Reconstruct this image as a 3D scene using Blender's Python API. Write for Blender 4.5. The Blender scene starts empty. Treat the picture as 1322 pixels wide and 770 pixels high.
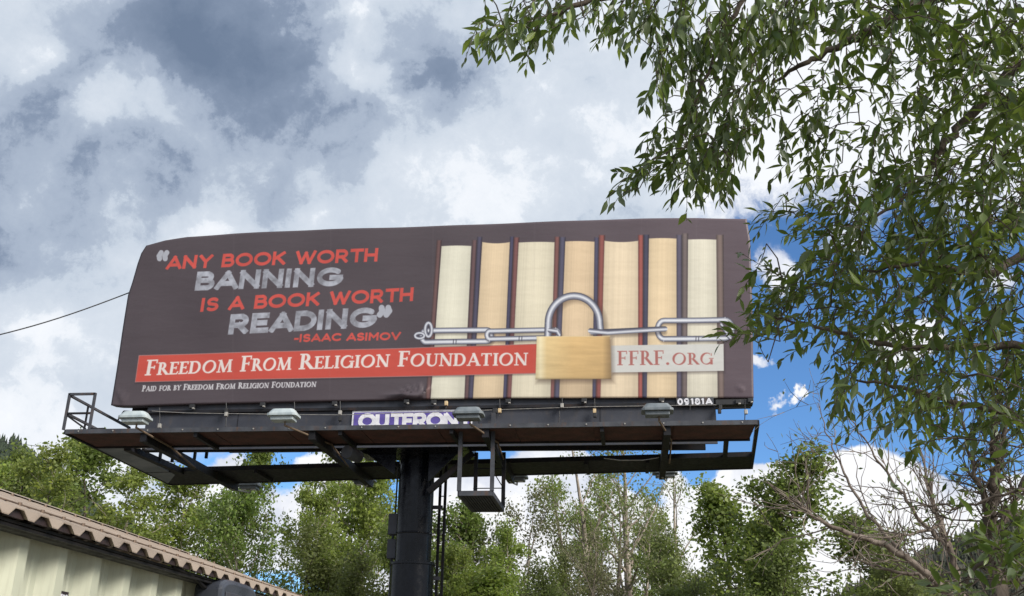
import bpy, math, random
import numpy as np
from mathutils import Vector, Matrix

sc = bpy.context.scene
COL = sc.collection
# ------------------------------------------------------------------ camera
F, CX, CY = 1316.0, 661.0, 385.0            # focal length and centre, in photograph pixels
EYE = np.array((0.0, 0.0, 1.6))
def _n(v):
    v = np.array(v, float); return v / np.linalg.norm(v)
_Y = _n((820 - CX, -(909 - CY), -F)); _Z = _n((54, 3305, -F)); _Z = _n(_Z - _Y * np.dot(_Y, _Z)); _X = np.cross(_Y, _Z)
R = np.array([_X, _Y, _Z])
def ray(u, v): return R @ np.array((u - CX, CY - v, -F))
def hy(u, v, y): d = ray(u, v); return EYE + d * (y / d[1])          # point of the pixel's ray at depth y
def hz(u, v, z): d = ray(u, v); return EYE + d * ((z - EYE[2]) / d[2])
def hx(u, v, x): d = ray(u, v); return EYE + d * (x / d[0])
def hd(u, v, dist): return EYE + _n(ray(u, v)) * dist
cd = bpy.data.cameras.new('camera'); cam = bpy.data.objects.new('camera', cd); COL.objects.link(cam)
cd.sensor_width = 36; cd.lens = 36 * F / 1322; cd.clip_start = 0.05; cd.clip_end = 6000
M4 = Matrix([[*R[i], 0] for i in range(3)] + [[0, 0, 0, 1]])
cam.matrix_world = Matrix.Translation(Vector(EYE)) @ M4
sc.camera = cam
sc.view_settings.view_transform = 'Standard'; sc.view_settings.look = 'None'
sc.view_settings.exposure = 0.40; sc.view_settings.gamma = 1.0
sc.cycles.max_bounces = 6; sc.cycles.diffuse_bounces = 3; sc.cycles.transparent_max_bounces = 6

# ------------------------------------------------------------------ sun
SUNV = _n((0.74, -0.46, 0.54))
sd = bpy.data.lights.new('sun', 'SUN'); sd.energy = 4.0; sd.angle = math.radians(26); sd.color = (1, .95, .87)
so = bpy.data.objects.new('sun', sd); COL.objects.link(so)
so.rotation_euler = Vector(-SUNV).to_track_quat('-Z', 'Y').to_euler(); so.location = (20, -15, 40)
SUN_EL = math.asin(SUNV[2]); SUN_ROT = math.atan2(SUNV[0], SUNV[1])

# ------------------------------------------------------------------ world: blue sky with cloud deck and cumulus
class NT:
    def __init__(s, tree): s.t = tree; s.n = tree.nodes; s.l = tree.links
    def node(s, ty, **kw):
        n = s.n.new(ty)
        for k, v in kw.items(): setattr(n, k, v)
        return n
    def put(s, sock, v):
        if isinstance(v, bpy.types.NodeSocket): s.l.new(v, sock)
        else: sock.default_value = v
    def math(s, op, a, b=0.0, clamp=False):
        n = s.node('ShaderNodeMath', operation=op, use_clamp=clamp); s.put(n.inputs[0], a); s.put(n.inputs[1], b); return n.outputs[0]
    def vmath(s, op, a, b=None, scale=None):
        n = s.node('ShaderNodeVectorMath', operation=op); s.put(n.inputs[0], a)
        if b is not None: s.put(n.inputs[1], b)
        if scale is not None: s.put(n.inputs[3], scale)
        return n.outputs[1] if op in ('DISTANCE', 'DOT_PRODUCT', 'LENGTH') else n.outputs[0]
    def noise(s, vec, scale, detail=6, rough=.55, col=False, lac=2.0, dist=0.0):
        n = s.node('ShaderNodeTexNoise'); s.put(n.inputs['Vector'], vec)
        n.inputs['Scale'].default_value = scale; n.inputs['Detail'].default_value = detail
        n.inputs['Roughness'].default_value = rough; n.inputs['Lacunarity'].default_value = lac; n.inputs['Distortion'].default_value = dist
        return n.outputs['Color'] if col else n.outputs['Fac']
    def rng(s, v, a, b, c=0.0, d=1.0, smooth=True):
        n = s.node('ShaderNodeMapRange', interpolation_type='SMOOTHSTEP' if smooth else 'LINEAR')
        s.put(n.inputs[0], v)
        for i, x in enumerate((a, b, c, d)): s.put(n.inputs[i + 1], x)
        return n.outputs[0]
    def mix(s, f, a, b, ty='MIX'):
        n = s.node('ShaderNodeMix', data_type='RGBA', blend_type=ty); s.put(n.inputs[0], f)
        s.put(n.inputs[6], a if isinstance(a, bpy.types.NodeSocket) else (*a, 1)); s.put(n.inputs[7], b if isinstance(b, bpy.types.NodeSocket) else (*b, 1))
        return n.outputs[2]
    def ramp(s, f, stops):
        n = s.node('ShaderNodeValToRGB'); s.put(n.inputs[0], f); e = n.color_ramp.elements
        while len(e) < len(stops): e.new(.5)
        for k, (p, c) in enumerate(stops): e[k].position = p; e[k].color = (*c, 1)
        return n.outputs[0]

def srgb(r, g, b):
    return tuple(((c / 255) / 12.92 if c / 255 < .04045 else ((c / 255 + .055) / 1.055) ** 2.4) for c in (r, g, b))

world = bpy.data.worlds.new('World'); sc.world = world; world.use_nodes = True
world.node_tree.nodes.clear(); W = NT(world.node_tree)
sky = W.node('ShaderNodeTexSky', sky_type='NISHITA', sun_disc=False, sun_elevation=SUN_EL, sun_rotation=SUN_ROT,
             altitude=2400, air_density=1.0, dust_density=0.3, ozone_density=3.0)
tc = W.node('ShaderNodeTexCoord'); G = tc.outputs['Generated']
# two warps of the viewing direction: billowy edges
w1 = W.vmath('SUBTRACT', W.noise(G, 3.2, 5, .55, col=True), (.5, .5, .5))
Gw = W.vmath('ADD', G, W.vmath('SCALE', w1, scale=.17))
w2 = W.vmath('SUBTRACT', W.noise(G, 9.0, 6, .6, col=True), (.5, .5, .5))
Gs = W.vmath('ADD', G, W.vmath('SCALE', w2, scale=.085))
Gs = W.vmath('ADD', Gs, W.vmath('SCALE', w1, scale=.02))
def dirv(u, v): return tuple(_n(ray(u, v)))
def blobs(vec, items):
    tot = None
    for (u, v, r, wgt) in items:
        d = W.vmath('DISTANCE', vec, dirv(u, v))
        k = W.rng(d, 0.0, r / 1400.0, wgt, 0.0)
        tot = k if tot is None else W.math('ADD', tot, k)
    return tot
# cloud deck: thickness variations (positive = thicker and darker)
dark = [(215, 5, 190, .36), (345, 40, 165, .42), (240, 50, 100, .10), (290, 70, 110, .12), (60, 10, 120, .22), (50, 120, 120, .25), (140, 185, 95, .26), (200, 215, 60, .10), (230, 235, 80, .17),
        (30, 285, 120, .24), (120, 305, 100, .18), (455, 165, 140, .26), (330, 300, 90, .08), (548, 35, 120, .36), (575, 100, 85, .22),
        (150, 480, 130, .14), (40, 490, 90, .12), (350, 250, 80, .14), (20, 215, 120, .16), (700, 120, 200, .05), (380, 95, 90, .16)]
light = [(455, 8, 50, .40), (425, 85, 62, .42), (485, 95, 60, .28), (130, 125, 70, .36), (118, 160, 55, .20), (280, 275, 85, .34), (395, 290, 60, .24),
         (540, 130, 60, .2), (200, 270, 90, .2), (60, 380, 160, .22), (200, 80, 110, .16), (700, 60, 170, .2), (620, 230, 150, .16), (860, 120, 190, .25),
         (960, 240, 230, .45), (1150, 120, 320, .5), (15, 45, 60, .3), (25, 545, 110, .3), (150, 560, 110, .26), (720, 200, 160, .1), (40, 215, 50, .05)]
w3 = W.vmath('SUBTRACT', W.noise(G, 7.0, 9, .62, col=True), (.5, .5, .5))
w4 = W.vmath('SUBTRACT', W.noise(G, 26.0, 9, .68, col=True), (.5, .5, .5))
Gd = W.vmath('ADD', W.vmath('ADD', Gw, W.vmath('SCALE', w3, scale=.13)), W.vmath('SCALE', w4, scale=.022))
dk = W.math('SUBTRACT', blobs(Gd, dark), blobs(Gd, light))
n1 = W.math('SUBTRACT', W.noise(Gd, 5.0, 11, .62), .5)
n2 = W.math('SUBTRACT', W.noise(Gs, 15.0, 9, .66), .5)
thick = W.math('ADD', W.math('ADD', .40, W.math('MULTIPLY', dk, .84)), W.math('ADD', W.math('MULTIPLY', n1, 1.0), W.math('MULTIPLY', n2, .30)))
edge1 = W.rng(W.math('ADD', thick, W.math('MULTIPLY', n2, .3)), .43, .53); edge2 = W.rng(W.math('ADD', thick, W.math('MULTIPLY', n2, .3)), .60, .72); edge0 = W.rng(W.math('ADD', thick, W.math('MULTIPLY', n2, .28)), .20, .30)
thick = W.math('ADD', W.math('MULTIPLY', thick, .62), W.math('ADD', W.math('MULTIPLY', edge1, .12), W.math('ADD', W.math('MULTIPLY', edge2, .14), W.math('MULTIPLY', edge0, .12))))
deckc = W.ramp(thick, [(0.06, srgb(244, 247, 252)), (.22, srgb(224, 231, 240)), (.42, srgb(196, 207, 221)), (.60, srgb(168, 181, 200)), (.78, srgb(136, 151, 174)), (1.0, srgb(108, 125, 150))])
# cumulus
cum_items = [(600, 650, 110, 1.2), (690, 710, 130, 1.2), (620, 740, 140, 1.2), (500, 740, 130, 1.1), (420, 690, 90, 1.0), (330, 680, 90, 1.0), (250, 690, 120, 1.0), (100, 700, 160, 1.0),
             (770, 640, 60, .9), (800, 700, 110, 1.1), (880, 720, 120, 1.1), (880, 618, 40, .7), (960, 690, 110, 1.25), (1000, 655, 75, 1.1), (1075, 640, 90, 1.2), (1150, 640, 95, 1.3), (1145, 690, 130, 1.2),
             (1200, 680, 95, 1.1), (1280, 690, 90, 1.2), (1340, 680, 110, 1.2), (1040, 740, 180, 1.2), (1250, 780, 200, 1.1), (750, 800, 200, 1.2), (978, 462, 22, .55), (990, 474, 22, .55), (1006, 482, 18, .45), (998, 519, 14, .55), (1010, 514, 14, .6), (1026, 513, 14, .6), (1038, 511, 15, .62), (1049, 512, 12, .5),
             (1010, 360, 80, .75), (1150, 455, 80, .8), (1190, 440, 60, .8), (1290, 350, 60, .7), (300, 610, 70, .8), (440, 610, 80, .9), (700, 600, 90, .75), (1090, 320, 60, .7), (1250, 520, 50, .5),
             (30, 640, 170, 1.0), (395, 605, 26, .3), (730, 585, 60, .5)]
cm = W.math('ADD', blobs(Gs, cum_items), W.math('MULTIPLY', W.math('SUBTRACT', W.noise(Gs, 22.0, 9, .66), .5), .70))
# elsewhere in the sky fair-weather cumulus go on at random
away = W.rng(W.vmath('DISTANCE', G, dirv(661, 420)), .62, .95)
cm = W.math('ADD', cm, W.math('MULTIPLY', away, W.rng(W.noise(Gs, 2.4, 7, .6), .47, .60, 0, 1.0)))
cumask = W.rng(cm, .37, .62)
cshade = W.math('ADD', W.noise(Gs, 13.0, 7, .6), W.math('MULTIPLY', W.math('SUBTRACT', cm, .8), .10))
cumc = W.ramp(cshade, [(.30, srgb(196, 205, 224)), (.46, srgb(228, 232, 242)), (.58, srgb(250, 251, 254))])
# where the deck lies: above and left of a plane through the eye that rises to the right
a = _n(ray(170, 600)); b_ = _n(ray(1010, 268)); nd = _n(np.cross(b_, a))
if np.dot(nd, ray(300, 100)) < 0: nd = -nd
c_ = _n(ray(1340, 268)); nd2 = _n(np.cross(c_, b_))
if np.dot(nd2, ray(1000, 50)) < 0: nd2 = -nd2
e1 = W.vmath('DOT_PRODUCT', Gs, tuple(nd)); e2 = W.vmath('DOT_PRODUCT', Gs, tuple(nd2))
left_low = blobs(Gw, [(90, 560, 190, .22), (20, 600, 150, .2)])
edge = W.math('ADD', W.math('MAXIMUM', W.math('MINIMUM', e1, .3), W.math('SUBTRACT', W.math('MINIMUM', e2, .3), .0)), W.math('ADD', left_low, W.math('MULTIPLY', n2, .16)))
deckmask = W.rng(edge, -.012, .035)
blue = W.vmath('MULTIPLY', sky.outputs[0], (.80, 1.08, 1.27))
bg1 = W.node('ShaderNodeBackground'); W.put(bg1.inputs[0], blue); bg1.inputs[1].default_value = .108
bgc = W.node('ShaderNodeBackground'); W.put(bgc.inputs[0], cumc); bgc.inputs[1].default_value = .80
bgd = W.node('ShaderNodeBackground'); W.put(bgd.inputs[0], deckc); bgd.inputs[1].default_value = .80
m1 = W.node('ShaderNodeMixShader'); W.put(m1.inputs[0], cumask); W.l.new(bg1.outputs[0], m1.inputs[1]); W.l.new(bgc.outputs[0], m1.inputs[2])
m2 = W.node('ShaderNodeMixShader'); W.put(m2.inputs[0], deckmask); W.l.new(m1.outputs[0], m2.inputs[1]); W.l.new(bgd.outputs[0], m2.inputs[2])
wo = W.node('ShaderNodeOutputWorld'); W.l.new(m2.outputs[0], wo.inputs[0])

# ------------------------------------------------------------------ materials
def mat(name, build):
    m = bpy.data.materials.new(name); m.use_nodes = True; m.node_tree.nodes.clear(); N = NT(m.node_tree)
    out = N.node('ShaderNodeOutputMaterial'); sh = build(N); N.l.new(sh, out.inputs[0]); return m
def prin(N, col, rough=.6, metal=0.0, bump=None, bs=.3, bd=.01, spec=.5):
    p = N.node('ShaderNodeBsdfPrincipled')
    N.put(p.inputs['Base Color'], col if isinstance(col, bpy.types.NodeSocket) else (*col, 1)); N.put(p.inputs['Roughness'], rough)
    p.inputs['Metallic'].default_value = metal; p.inputs['Specular IOR Level'].default_value = spec
    if bump is not None:
        b = N.node('ShaderNodeBump'); b.inputs['Strength'].default_value = bs; b.inputs['Distance'].default_value = bd
        N.put(b.inputs['Height'], bump); N.l.new(b.outputs[0], p.inputs['Normal'])
    return p.outputs[0]
def simple(name, c1, c2, scale, rough=.6, metal=0.0, bs=.25, bd=.004, lo=.35, hi=.65, stretch=(1, 1, 1), spec=.5, stain=None, st_amt=.5):
    def b(N):
        t = N.node('ShaderNodeTexCoord').outputs['Object']; v = N.vmath('MULTIPLY', t, stretch)
        f = N.noise(v, scale, 8, .6); g = N.noise(v, scale * 9, 4, .6)
        c = N.mix(N.rng(f, lo, hi), c1, c2)
        if stain:
            sm = N.math('MULTIPLY', N.rng(N.noise(N.vmath('MULTIPLY', t, (1.3, 1.3, .5)), 5.0, 8, .65), .50, .68), st_amt); c = N.mix(sm, c, stain)
        return prin(N, c, N.rng(g, .2, .8, max(.05, rough - .12), min(1, rough + .12)), metal, g, bs, bd, spec)
    return mat(name, b)
M = {}
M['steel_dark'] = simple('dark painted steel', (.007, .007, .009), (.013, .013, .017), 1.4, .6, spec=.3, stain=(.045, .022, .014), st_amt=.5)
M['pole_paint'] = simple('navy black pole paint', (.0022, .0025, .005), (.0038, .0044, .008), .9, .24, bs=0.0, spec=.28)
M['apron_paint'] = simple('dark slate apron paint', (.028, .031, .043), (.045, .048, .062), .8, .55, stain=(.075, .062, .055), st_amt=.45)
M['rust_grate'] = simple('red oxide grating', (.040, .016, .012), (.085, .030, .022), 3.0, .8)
M['lip_paint'] = simple('weathered edge paint', (.030, .032, .040), (.062, .066, .078), 2.0, .6, stain=(.09, .045, .025), st_amt=.6)
M['plate_grey'] = simple('pale grey plate', (.14, .16, .18), (.24, .26, .29), 1.0, .7)
M['galv'] = simple('galvanised fitting', (.25, .25, .25), (.42, .40, .36), 8, .5, .4)
M['brown_arm'] = simple('brown lamp arm', (.10, .07, .045), (.17, .12, .08), 4, .7)
M['lamp_grey'] = simple('grey lamp housing', (.10, .12, .135), (.17, .19, .205), 4, .45)
M['lamp_light'] = simple('pale lamp housing', (.30, .35, .37), (.42, .47, .48), 4, .45)
M['white_paint'] = simple('white paint', (.62, .62, .66), (.74, .74, .78), 3, .6)
M['purple'] = simple('purple sign print', (.085, .06, .27), (.11, .08, .33), 3, .5)
M['wire'] = simple('black cable', (.012, .012, .014), (.02, .02, .022), 10, .6)
M['frayed'] = simple('frayed tan strap', (.45, .33, .18), (.65, .5, .3), 20, .8)
M['roof_tan'] = simple('tan roof sheet', (.24, .188, .145), (.315, .25, .195), 1.6, .55, bs=.1, stain=(.15, .11, .08), st_amt=.45)
M['screw'] = simple('screw head', (.12, .08, .06), (.2, .14, .1), 10, .5, .3)
M['gutter'] = simple('dark brown gutter', (.007, .006, .006), (.014, .012, .011), 2, .6, spec=.25)
M['lampbox'] = simple('dark wall lamp plastic', (.03, .034, .045), (.05, .055, .07), 3, .35)
M['sign_black'] = simple('black sign', (.02, .012, .012), (.035, .02, .02), 8, .6)
def wallm(N):
    t = N.node('ShaderNodeTexCoord').outputs['Object']
    st = N.noise(N.vmath('MULTIPLY', t, (8, 8, .5)), 3.0, 6, .6); f = N.noise(t, 1.3, 6, .6)
    c = N.mix(N.rng(f, .35, .65), (.51, .52, .40), (.57, .575, .45)); c = N.mix(N.math('MULTIPLY', N.rng(st, .48, .75), .42), c, (.27, .25, .17))
    return prin(N, c, .5, 0, st, .08, .003)
M['wall_cream'] = mat('cream sheet wall', wallm)
def barkm(c1, c2, dark_):
    def b(N):
        t = N.node('ShaderNodeTexCoord').outputs['Object']
        f = N.noise(N.vmath('MULTIPLY', t, (1, 1, .35)), 7, 8, .65); g = N.noise(N.vmath('MULTIPLY', t, (1, 1, .3)), 26, 5, .6)
        c = N.mix(N.rng(f, .38, .62), c1, c2); c = N.mix(N.rng(g, .56, .68), c, dark_)
        return prin(N, c, .85, 0, N.math('ADD', f, N.math('MULTIPLY', g, .5)), .6, .03, .2)
    return b
M['bark_pale'] = mat('pale bark', barkm((.24, .20, .16), (.42, .37, .31), (.09, .07, .055)))
M['bark_pink'] = mat('pinkish grey bark', barkm((.22, .18, .15), (.38, .33, .28), (.07, .05, .04)))
M['bark_dark'] = mat('dark twig bark', barkm((.045, .034, .026), (.10, .075, .06), (.02, .015, .012)))
M['bark_grey'] = mat('grey brown bark', barkm((.065, .052, .042), (.13, .105, .085), (.03, .022, .018)))
M['bark_shrub'] = mat('grey brown dry wood', barkm((.12, .095, .078), (.23, .19, .16), (.05, .035, .028)))
def leafm(ca, cb, cc, back, trans=.45, rough=.5, spec=.3, patch=.35):
    def b(N):
        r = N.node('ShaderNodeNewGeometry'); isl = r.outputs['Random Per Island']; bf = r.outputs['Backfacing']
        oi = N.node('ShaderNodeObjectInfo')
        c = N.ramp(isl, [(0, ca), (.55, cb), (1, cc)])
        t = N.node('ShaderNodeTexCoord').outputs['Object']
        p = N.noise(t, .8, 3, .5)
        c = N.mix(N.math('MULTIPLY', N.rng(p, .42, .62), patch), c, cc)
        hv = N.node('ShaderNodeHueSaturation'); N.put(hv.inputs['Color'], c)
        N.put(hv.inputs['Hue'], N.rng(oi.outputs['Random'], 0, 1, .488, .512, False)); N.put(hv.inputs['Value'], N.rng(oi.outputs['Random'], 0, 1, .86, 1.12, False))
        c = N.mix(bf, hv.outputs[0], N.mix(.6, hv.outputs[0], back))
        p1 = prin(N, c, rough, spec=spec)
        tr = N.node('ShaderNodeBsdfTranslucent'); N.put(tr.inputs[0], N.mix(.5, c, cc))
        mx = N.node('ShaderNodeMixShader'); mx.inputs[0].default_value = trans; N.l.new(p1, mx.inputs[1]); N.l.new(tr.outputs[0], mx.inputs[2])
        return mx.outputs[0]
    return b
M['leaf_green'] = mat('green cottonwood leaves', leafm((.095, .150, .026), (.19, .265, .046), (.31, .37, .07), (.20, .23, .09)))
M['leaf_dark'] = mat('deep green leaves', leafm((.075, .125, .026), (.145, .215, .040), (.23, .30, .062), (.16, .19, .08)))
M['leaf_olive'] = mat('olive leaves', leafm((.10, .14, .036), (.17, .225, .055), (.25, .30, .085), (.15, .16, .09)))
M['leaf_grey'] = mat('dry grey green leaves', leafm((.11, .125, .055), (.17, .185, .08), (.23, .23, .11), (.2, .2, .12)))
M['leaf_willow'] = mat('willow leaves', leafm((.013, .030, .009), (.054, .098, .018), (.22, .30, .048), (.12, .15, .085), .32, .38, .45, .26))
M['conifer'] = simple('conifer green', (.018, .030, .018), (.035, .05, .028), .4, .9)
M['hill'] = simple('forested hillside', (.035, .042, .028), (.075, .072, .05), .05, .95)
M['hill_dry'] = simple('dry hillside', (.06, .065, .045), (.12, .115, .085), .05, .95)
M['ground'] = simple('gravelly ground', (.13, .115, .09), (.19, .17, .13), 1.2, .95)

# ------------------------------------------------------------------ mesh helpers
class MB:
    def __init__(s): s.v = []; s.f = []; s.mi = []; s.n = 0; s.cur = 0
    def add(s, vs, fs):
        vs = np.asarray(vs, float); s.v.append(vs); s.f += [tuple(i + s.n for i in f) for f in fs]; s.mi += [s.cur] * len(fs); s.n += len(vs); return s
    def box(s, x0, x1, y0, y1, z0, z1):
        v = [(x, y, z) for z in (z0, z1) for (x, y) in ((x0, y0), (x1, y0), (x1, y1), (x0, y1))]
        return s.add(v, [(0, 3, 2, 1), (4, 5, 6, 7), (0, 1, 5, 4), (1, 2, 6, 5), (2, 3, 7, 6), (3, 0, 4, 7)])
    def hexa(s, bot, top):
        return s.add(list(bot) + list(top), [(0, 3, 2, 1), (4, 5, 6, 7), (0, 1, 5, 4), (1, 2, 6, 5), (2, 3, 7, 6), (3, 0, 4, 7)])
    def bar(s, a, b, w, h=None, up=(0, 0, 1)):
        h = h or w; a = np.array(a, float); b = np.array(b, float); d = _n(b - a); u = np.array(up, float)
        if abs(np.dot(d, u)) > .95: u = np.array((0, 1, 0.))
        x = _n(np.cross(d, u)); u = np.cross(x, d)
        q = [(-w / 2, -h / 2), (w / 2, -h / 2), (w / 2, h / 2), (-w / 2, h / 2)]
        return s.hexa([a + x * i + u * j for i, j in q], [b + x * i + u * j for i, j in q])
    def tube(s, pts, rad, k=8, cap=True):
        pts = np.asarray(pts, float); n = len(pts); rad = np.broadcast_to(rad, (n,)); t = np.gradient(pts, axis=0)
        t /= np.linalg.norm(t, axis=1)[:, None] + 1e-9
        ref = np.array((0, 0, 1.)) if abs(t[0][2]) < .9 else np.array((1., 0, 0)); vs = []
        x = _n(np.cross(t[0], ref))
        ang = np.arange(k) * 2 * math.pi / k
        for i in range(n):
            x = _n(x - t[i] * np.dot(x, t[i])); y = np.cross(t[i], x)
            vs.append(pts[i] + rad[i] * (np.cos(ang)[:, None] * x + np.sin(ang)[:, None] * y))
        fs = [(i * k + j, i * k + (j + 1) % k, (i + 1) * k + (j + 1) % k, (i + 1) * k + j) for i in range(n - 1) for j in range(k)]
        if cap: fs += [tuple(range(k))[::-1], tuple((n - 1) * k + j for j in range(k))]
        return s.add(np.vstack(vs), fs)
    def prism(s, poly, axis, d0, d1):
        """poly: 2D outline in the plane across axis ('x': (y,z), 'y': (x,z), 'z': (x,y))"""
        mk = {'x': lambda p, d: (d, p[0], p[1]), 'y': lambda p, d: (p[0], d, p[1]), 'z': lambda p, d: (p[0], p[1], d)}[axis]
        n = len(poly); v = [mk(p, d0) for p in poly] + [mk(p, d1) for p in poly]
        return s.add(v, [tuple(range(n))[::-1], tuple(range(n, 2 * n))] + [(i, (i + 1) % n, n + (i + 1) % n, n + i) for i in range(n)])
    def mesh(s, name, mats, smooth=False, origin=(0, 0, 0)):
        me = bpy.data.meshes.new(name); v = np.vstack(s.v) - np.array(origin, float)
        me.from_pydata(v.tolist(), [], s.f)
        for m in (mats if isinstance(mats, (list, tuple)) else [mats]): me.materials.append(m)
        if any(s.mi): me.polygons.foreach_set('material_index', s.mi)
        if smooth: me.polygons.foreach_set('use_smooth', [True] * len(s.f))
        me.update(); return me
    def build(s, name, mats, parent=None, smooth=False, bevel=0, loc=None, fix=True):
        """mesh coordinates are world coordinates; the parent sits at an origin without rotation"""
        v = np.vstack(s.v); org = np.array(loc if loc is not None else (v.min(0) + v.max(0)) / 2)
        me = s.mesh(name, mats, smooth, org)
        if fix:
            import bmesh
            bm = bmesh.new(); bm.from_mesh(me); bmesh.ops.recalc_face_normals(bm, faces=bm.faces); bm.to_mesh(me); bm.free()
        o = bpy.data.objects.new(name, me); COL.objects.link(o); place(o, org, parent)
        if bevel:
            b = o.modifiers.new('bevel', 'BEVEL'); b.width = bevel; b.segments = 2; b.limit_method = 'ANGLE'; b.angle_limit = .6
        return o
def wpos(o):
    p = np.array(o.location)
    while o.parent is not None: o = o.parent; p = p + np.array(o.location)
    return p
def place(o, org, parent):
    if parent is not None: o.parent = parent; o.location = Vector(np.array(org) - wpos(parent))
    else: o.location = Vector(org)
def tag(o, label=None, cat=None, group=None, kind=None):
    if label: o['label'] = label
    if cat: o['category'] = cat
    if group: o['group'] = group
    if kind: o['kind'] = kind
    return o
def thing(name, loc, label, cat, group=None):
    o = bpy.data.objects.new(name, None); COL.objects.link(o); o.location = Vector(loc); o.empty_display_size = .3
    return tag(o, label, cat, group)
rng = np.random.default_rng(7)

# ------------------------------------------------------------------ ground and hills
g = MB(); rr = [0, 30, 80, 200, 500, 1500, 4000]; k = 48
vs = [(0, 0, 0)]; fs = []
for i, r_ in enumerate(rr[1:]):
    for j in range(k): vs.append((r_ * math.cos(j * 2 * math.pi / k), r_ * math.sin(j * 2 * math.pi / k), 0))
for j in range(k): fs.append((0, 1 + j, 1 + (j + 1) % k))
for i in range(len(rr) - 2):
    for j in range(k): a0 = 1 + i * k; fs.append((a0 + j, a0 + k + j, a0 + k + (j + 1) % k, a0 + (j + 1) % k))
g.add(vs, fs); o = g.build('ground', M['ground'], loc=(0, 0, 0)); tag(o, kind='structure')
def hill(name, ridge, depth, mt, tree_mt, seed, ntree, th):
    """ridge: list of (x, y, z) of the crest, slopes fall on both sides"""
    r = np.random.default_rng(seed); ridge = np.array(ridge, float)
    t = np.linspace(0, len(ridge) - 1, 70); cr = np.stack([np.interp(t, range(len(ridge)), ridge[:, i]) for i in range(3)], 1)
    cr[:, 2] += np.cumsum(r.normal(0, .5, 70)) * .12
    prof = np.linspace(-1, 1, 25); vs = []; dirs = np.gradient(cr, axis=0)[:, :2]; dirs /= np.linalg.norm(dirs, axis=1)[:, None]
    nrm = np.stack([dirs[:, 1], -dirs[:, 0]], 1)
    for p in prof:
        zz = cr[:, 2] * (1 - abs(p) ** 1.3) + r.normal(0, 1.2, 70) * (1 - abs(p))
        vs.append(np.stack([cr[:, 0] + nrm[:, 0] * p * depth, cr[:, 1] + nrm[:, 1] * p * depth, np.maximum(zz, -2)], 1))
    V = np.vstack(vs); fs = [(i * 70 + j, i * 70 + j + 1, (i + 1) * 70 + j + 1, (i + 1) * 70 + j) for i in range(24) for j in range(69)]
    m = MB().add(V, fs); h = m.build(name, mt, smooth=True); tag(h, kind='structure')
    tm = MB(); grid = V.reshape(25, 70, 3)
    for q in range(ntree):
        i = r.uniform(3, 15) if q % 3 else r.uniform(11, 13); j = r.uniform(0, 68); i0, j0 = int(i), int(j)
        p = grid[i0, j0] * (1 - (j - j0)) + grid[i0, j0 + 1] * (j - j0); p = p * (1 - (i - i0)) + grid[i0 + 1, j0] * (i - i0)
        H = th * r.uniform(.5, 1.15); w = H * r.uniform(.16, .26)
        an = r.uniform(0, 6) + np.arange(6) * math.pi / 3
        for (zb, zt, ww) in ((.08, .62, 1), (.38, .85, .7), (.62, 1.0, .42)):
            rad = w * ww * r.uniform(.7, 1.2, 6)
            ring = np.stack([p[0] + rad * np.cos(an), p[1] + rad * np.sin(an), np.full(6, p[2] + H * zb) + r.normal(0, .03 * H, 6)], 1)
            tm.add(np.vstack([ring, [p + np.array((0, 0, H * zt))]]), [(a_, (a_ + 1) % 6, 6) for a_ in range(6)])
    return tm
tm = hill('hill', [hy(-500, 430, 300), hy(-120, 535, 280), hy(0, 584, 260), hy(40, 606, 250), hy(90, 670, 235), hy(200, 780, 220)], 90, M['hill'], M['conifer'], 3, 3600, 4.5)
o = tm.build('hillside_conifers', M['conifer'], fix=False); tag(o, 'dark conifer forest covering the hill at the far left', 'forest', kind='stuff')
tm = hill('hill', [hy(1160, 900, 170), hy(1205, 800, 180), hy(1245, 730, 190), hy(1290, 692, 200), hy(1330, 672, 210), hy(1500, 560, 240), hy(1900, 400, 270)], 90, M['hill_dry'], M['conifer'], 5, 3600, 2.8)
o = tm.build('hillside_forest', M['hill'], fix=False); tag(o, 'grey green forest covering the hill at the right edge', 'forest', kind='stuff')

# ------------------------------------------------------------------ poster print (a picture computed here, in panel metres)
PY = 21.87                                     # distance of the poster plane
PX0, PX1, PZ0, PZ1 = -12.3, 3.2, 7.6, 12.6      # extent of the print texture on that plane
SPM = 165
TW, TH = int((PX1 - PX0) * SPM), int((PZ1 - PZ0) * SPM)
xx, zz = np.meshgrid(PX0 + (np.arange(TW) + .5) / SPM, PZ0 + (np.arange(TH) + .5) / SPM)
Pw = np.stack([xx, np.full_like(xx, PY), zz - EYE[2]], -1) @ R     # camera coordinates of each texel
U = (CX + F * Pw[..., 0] / -Pw[..., 2]).astype(np.float32); V = (CY - F * Pw[..., 1] / -Pw[..., 2]).astype(np.float32)
del Pw
def fbm(w, h, cells, seed, octs=5, asp=1.0):
    r = np.random.default_rng(seed); out = np.zeros((h, w), np.float32); amp = 1; tot = 0
    for o_ in range(octs):
        cw = int(cells * 2 ** o_) + 2; ch = max(2, int(cells * 2 ** o_ * h / w * asp) + 2); gr = r.random((ch, cw)).astype(np.float32)
        fx = np.linspace(0, cw - 1.001, w); fy = np.linspace(0, ch - 1.001, h); ix = fx.astype(int); iy = fy.astype(int); tx = fx - ix; ty = (fy - iy)[:, None]
        tx = tx * tx * (3 - 2 * tx); ty = ty * ty * (3 - 2 * ty)
        A = gr[iy]; B = gr[np.minimum(iy + 1, ch - 1)]
        out += amp * ((A[:, ix] * (1 - tx) + A[:, np.minimum(ix + 1, cw - 1)] * tx) * (1 - ty) + (B[:, ix] * (1 - tx) + B[:, np.minimum(ix + 1, cw - 1)] * tx) * ty)
        tot += amp; amp *= .55
    return out / tot
IMG = np.zeros((TH, TW, 3), np.float32)
IMG[:] = np.array((78, 69, 74)) / 255
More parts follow.
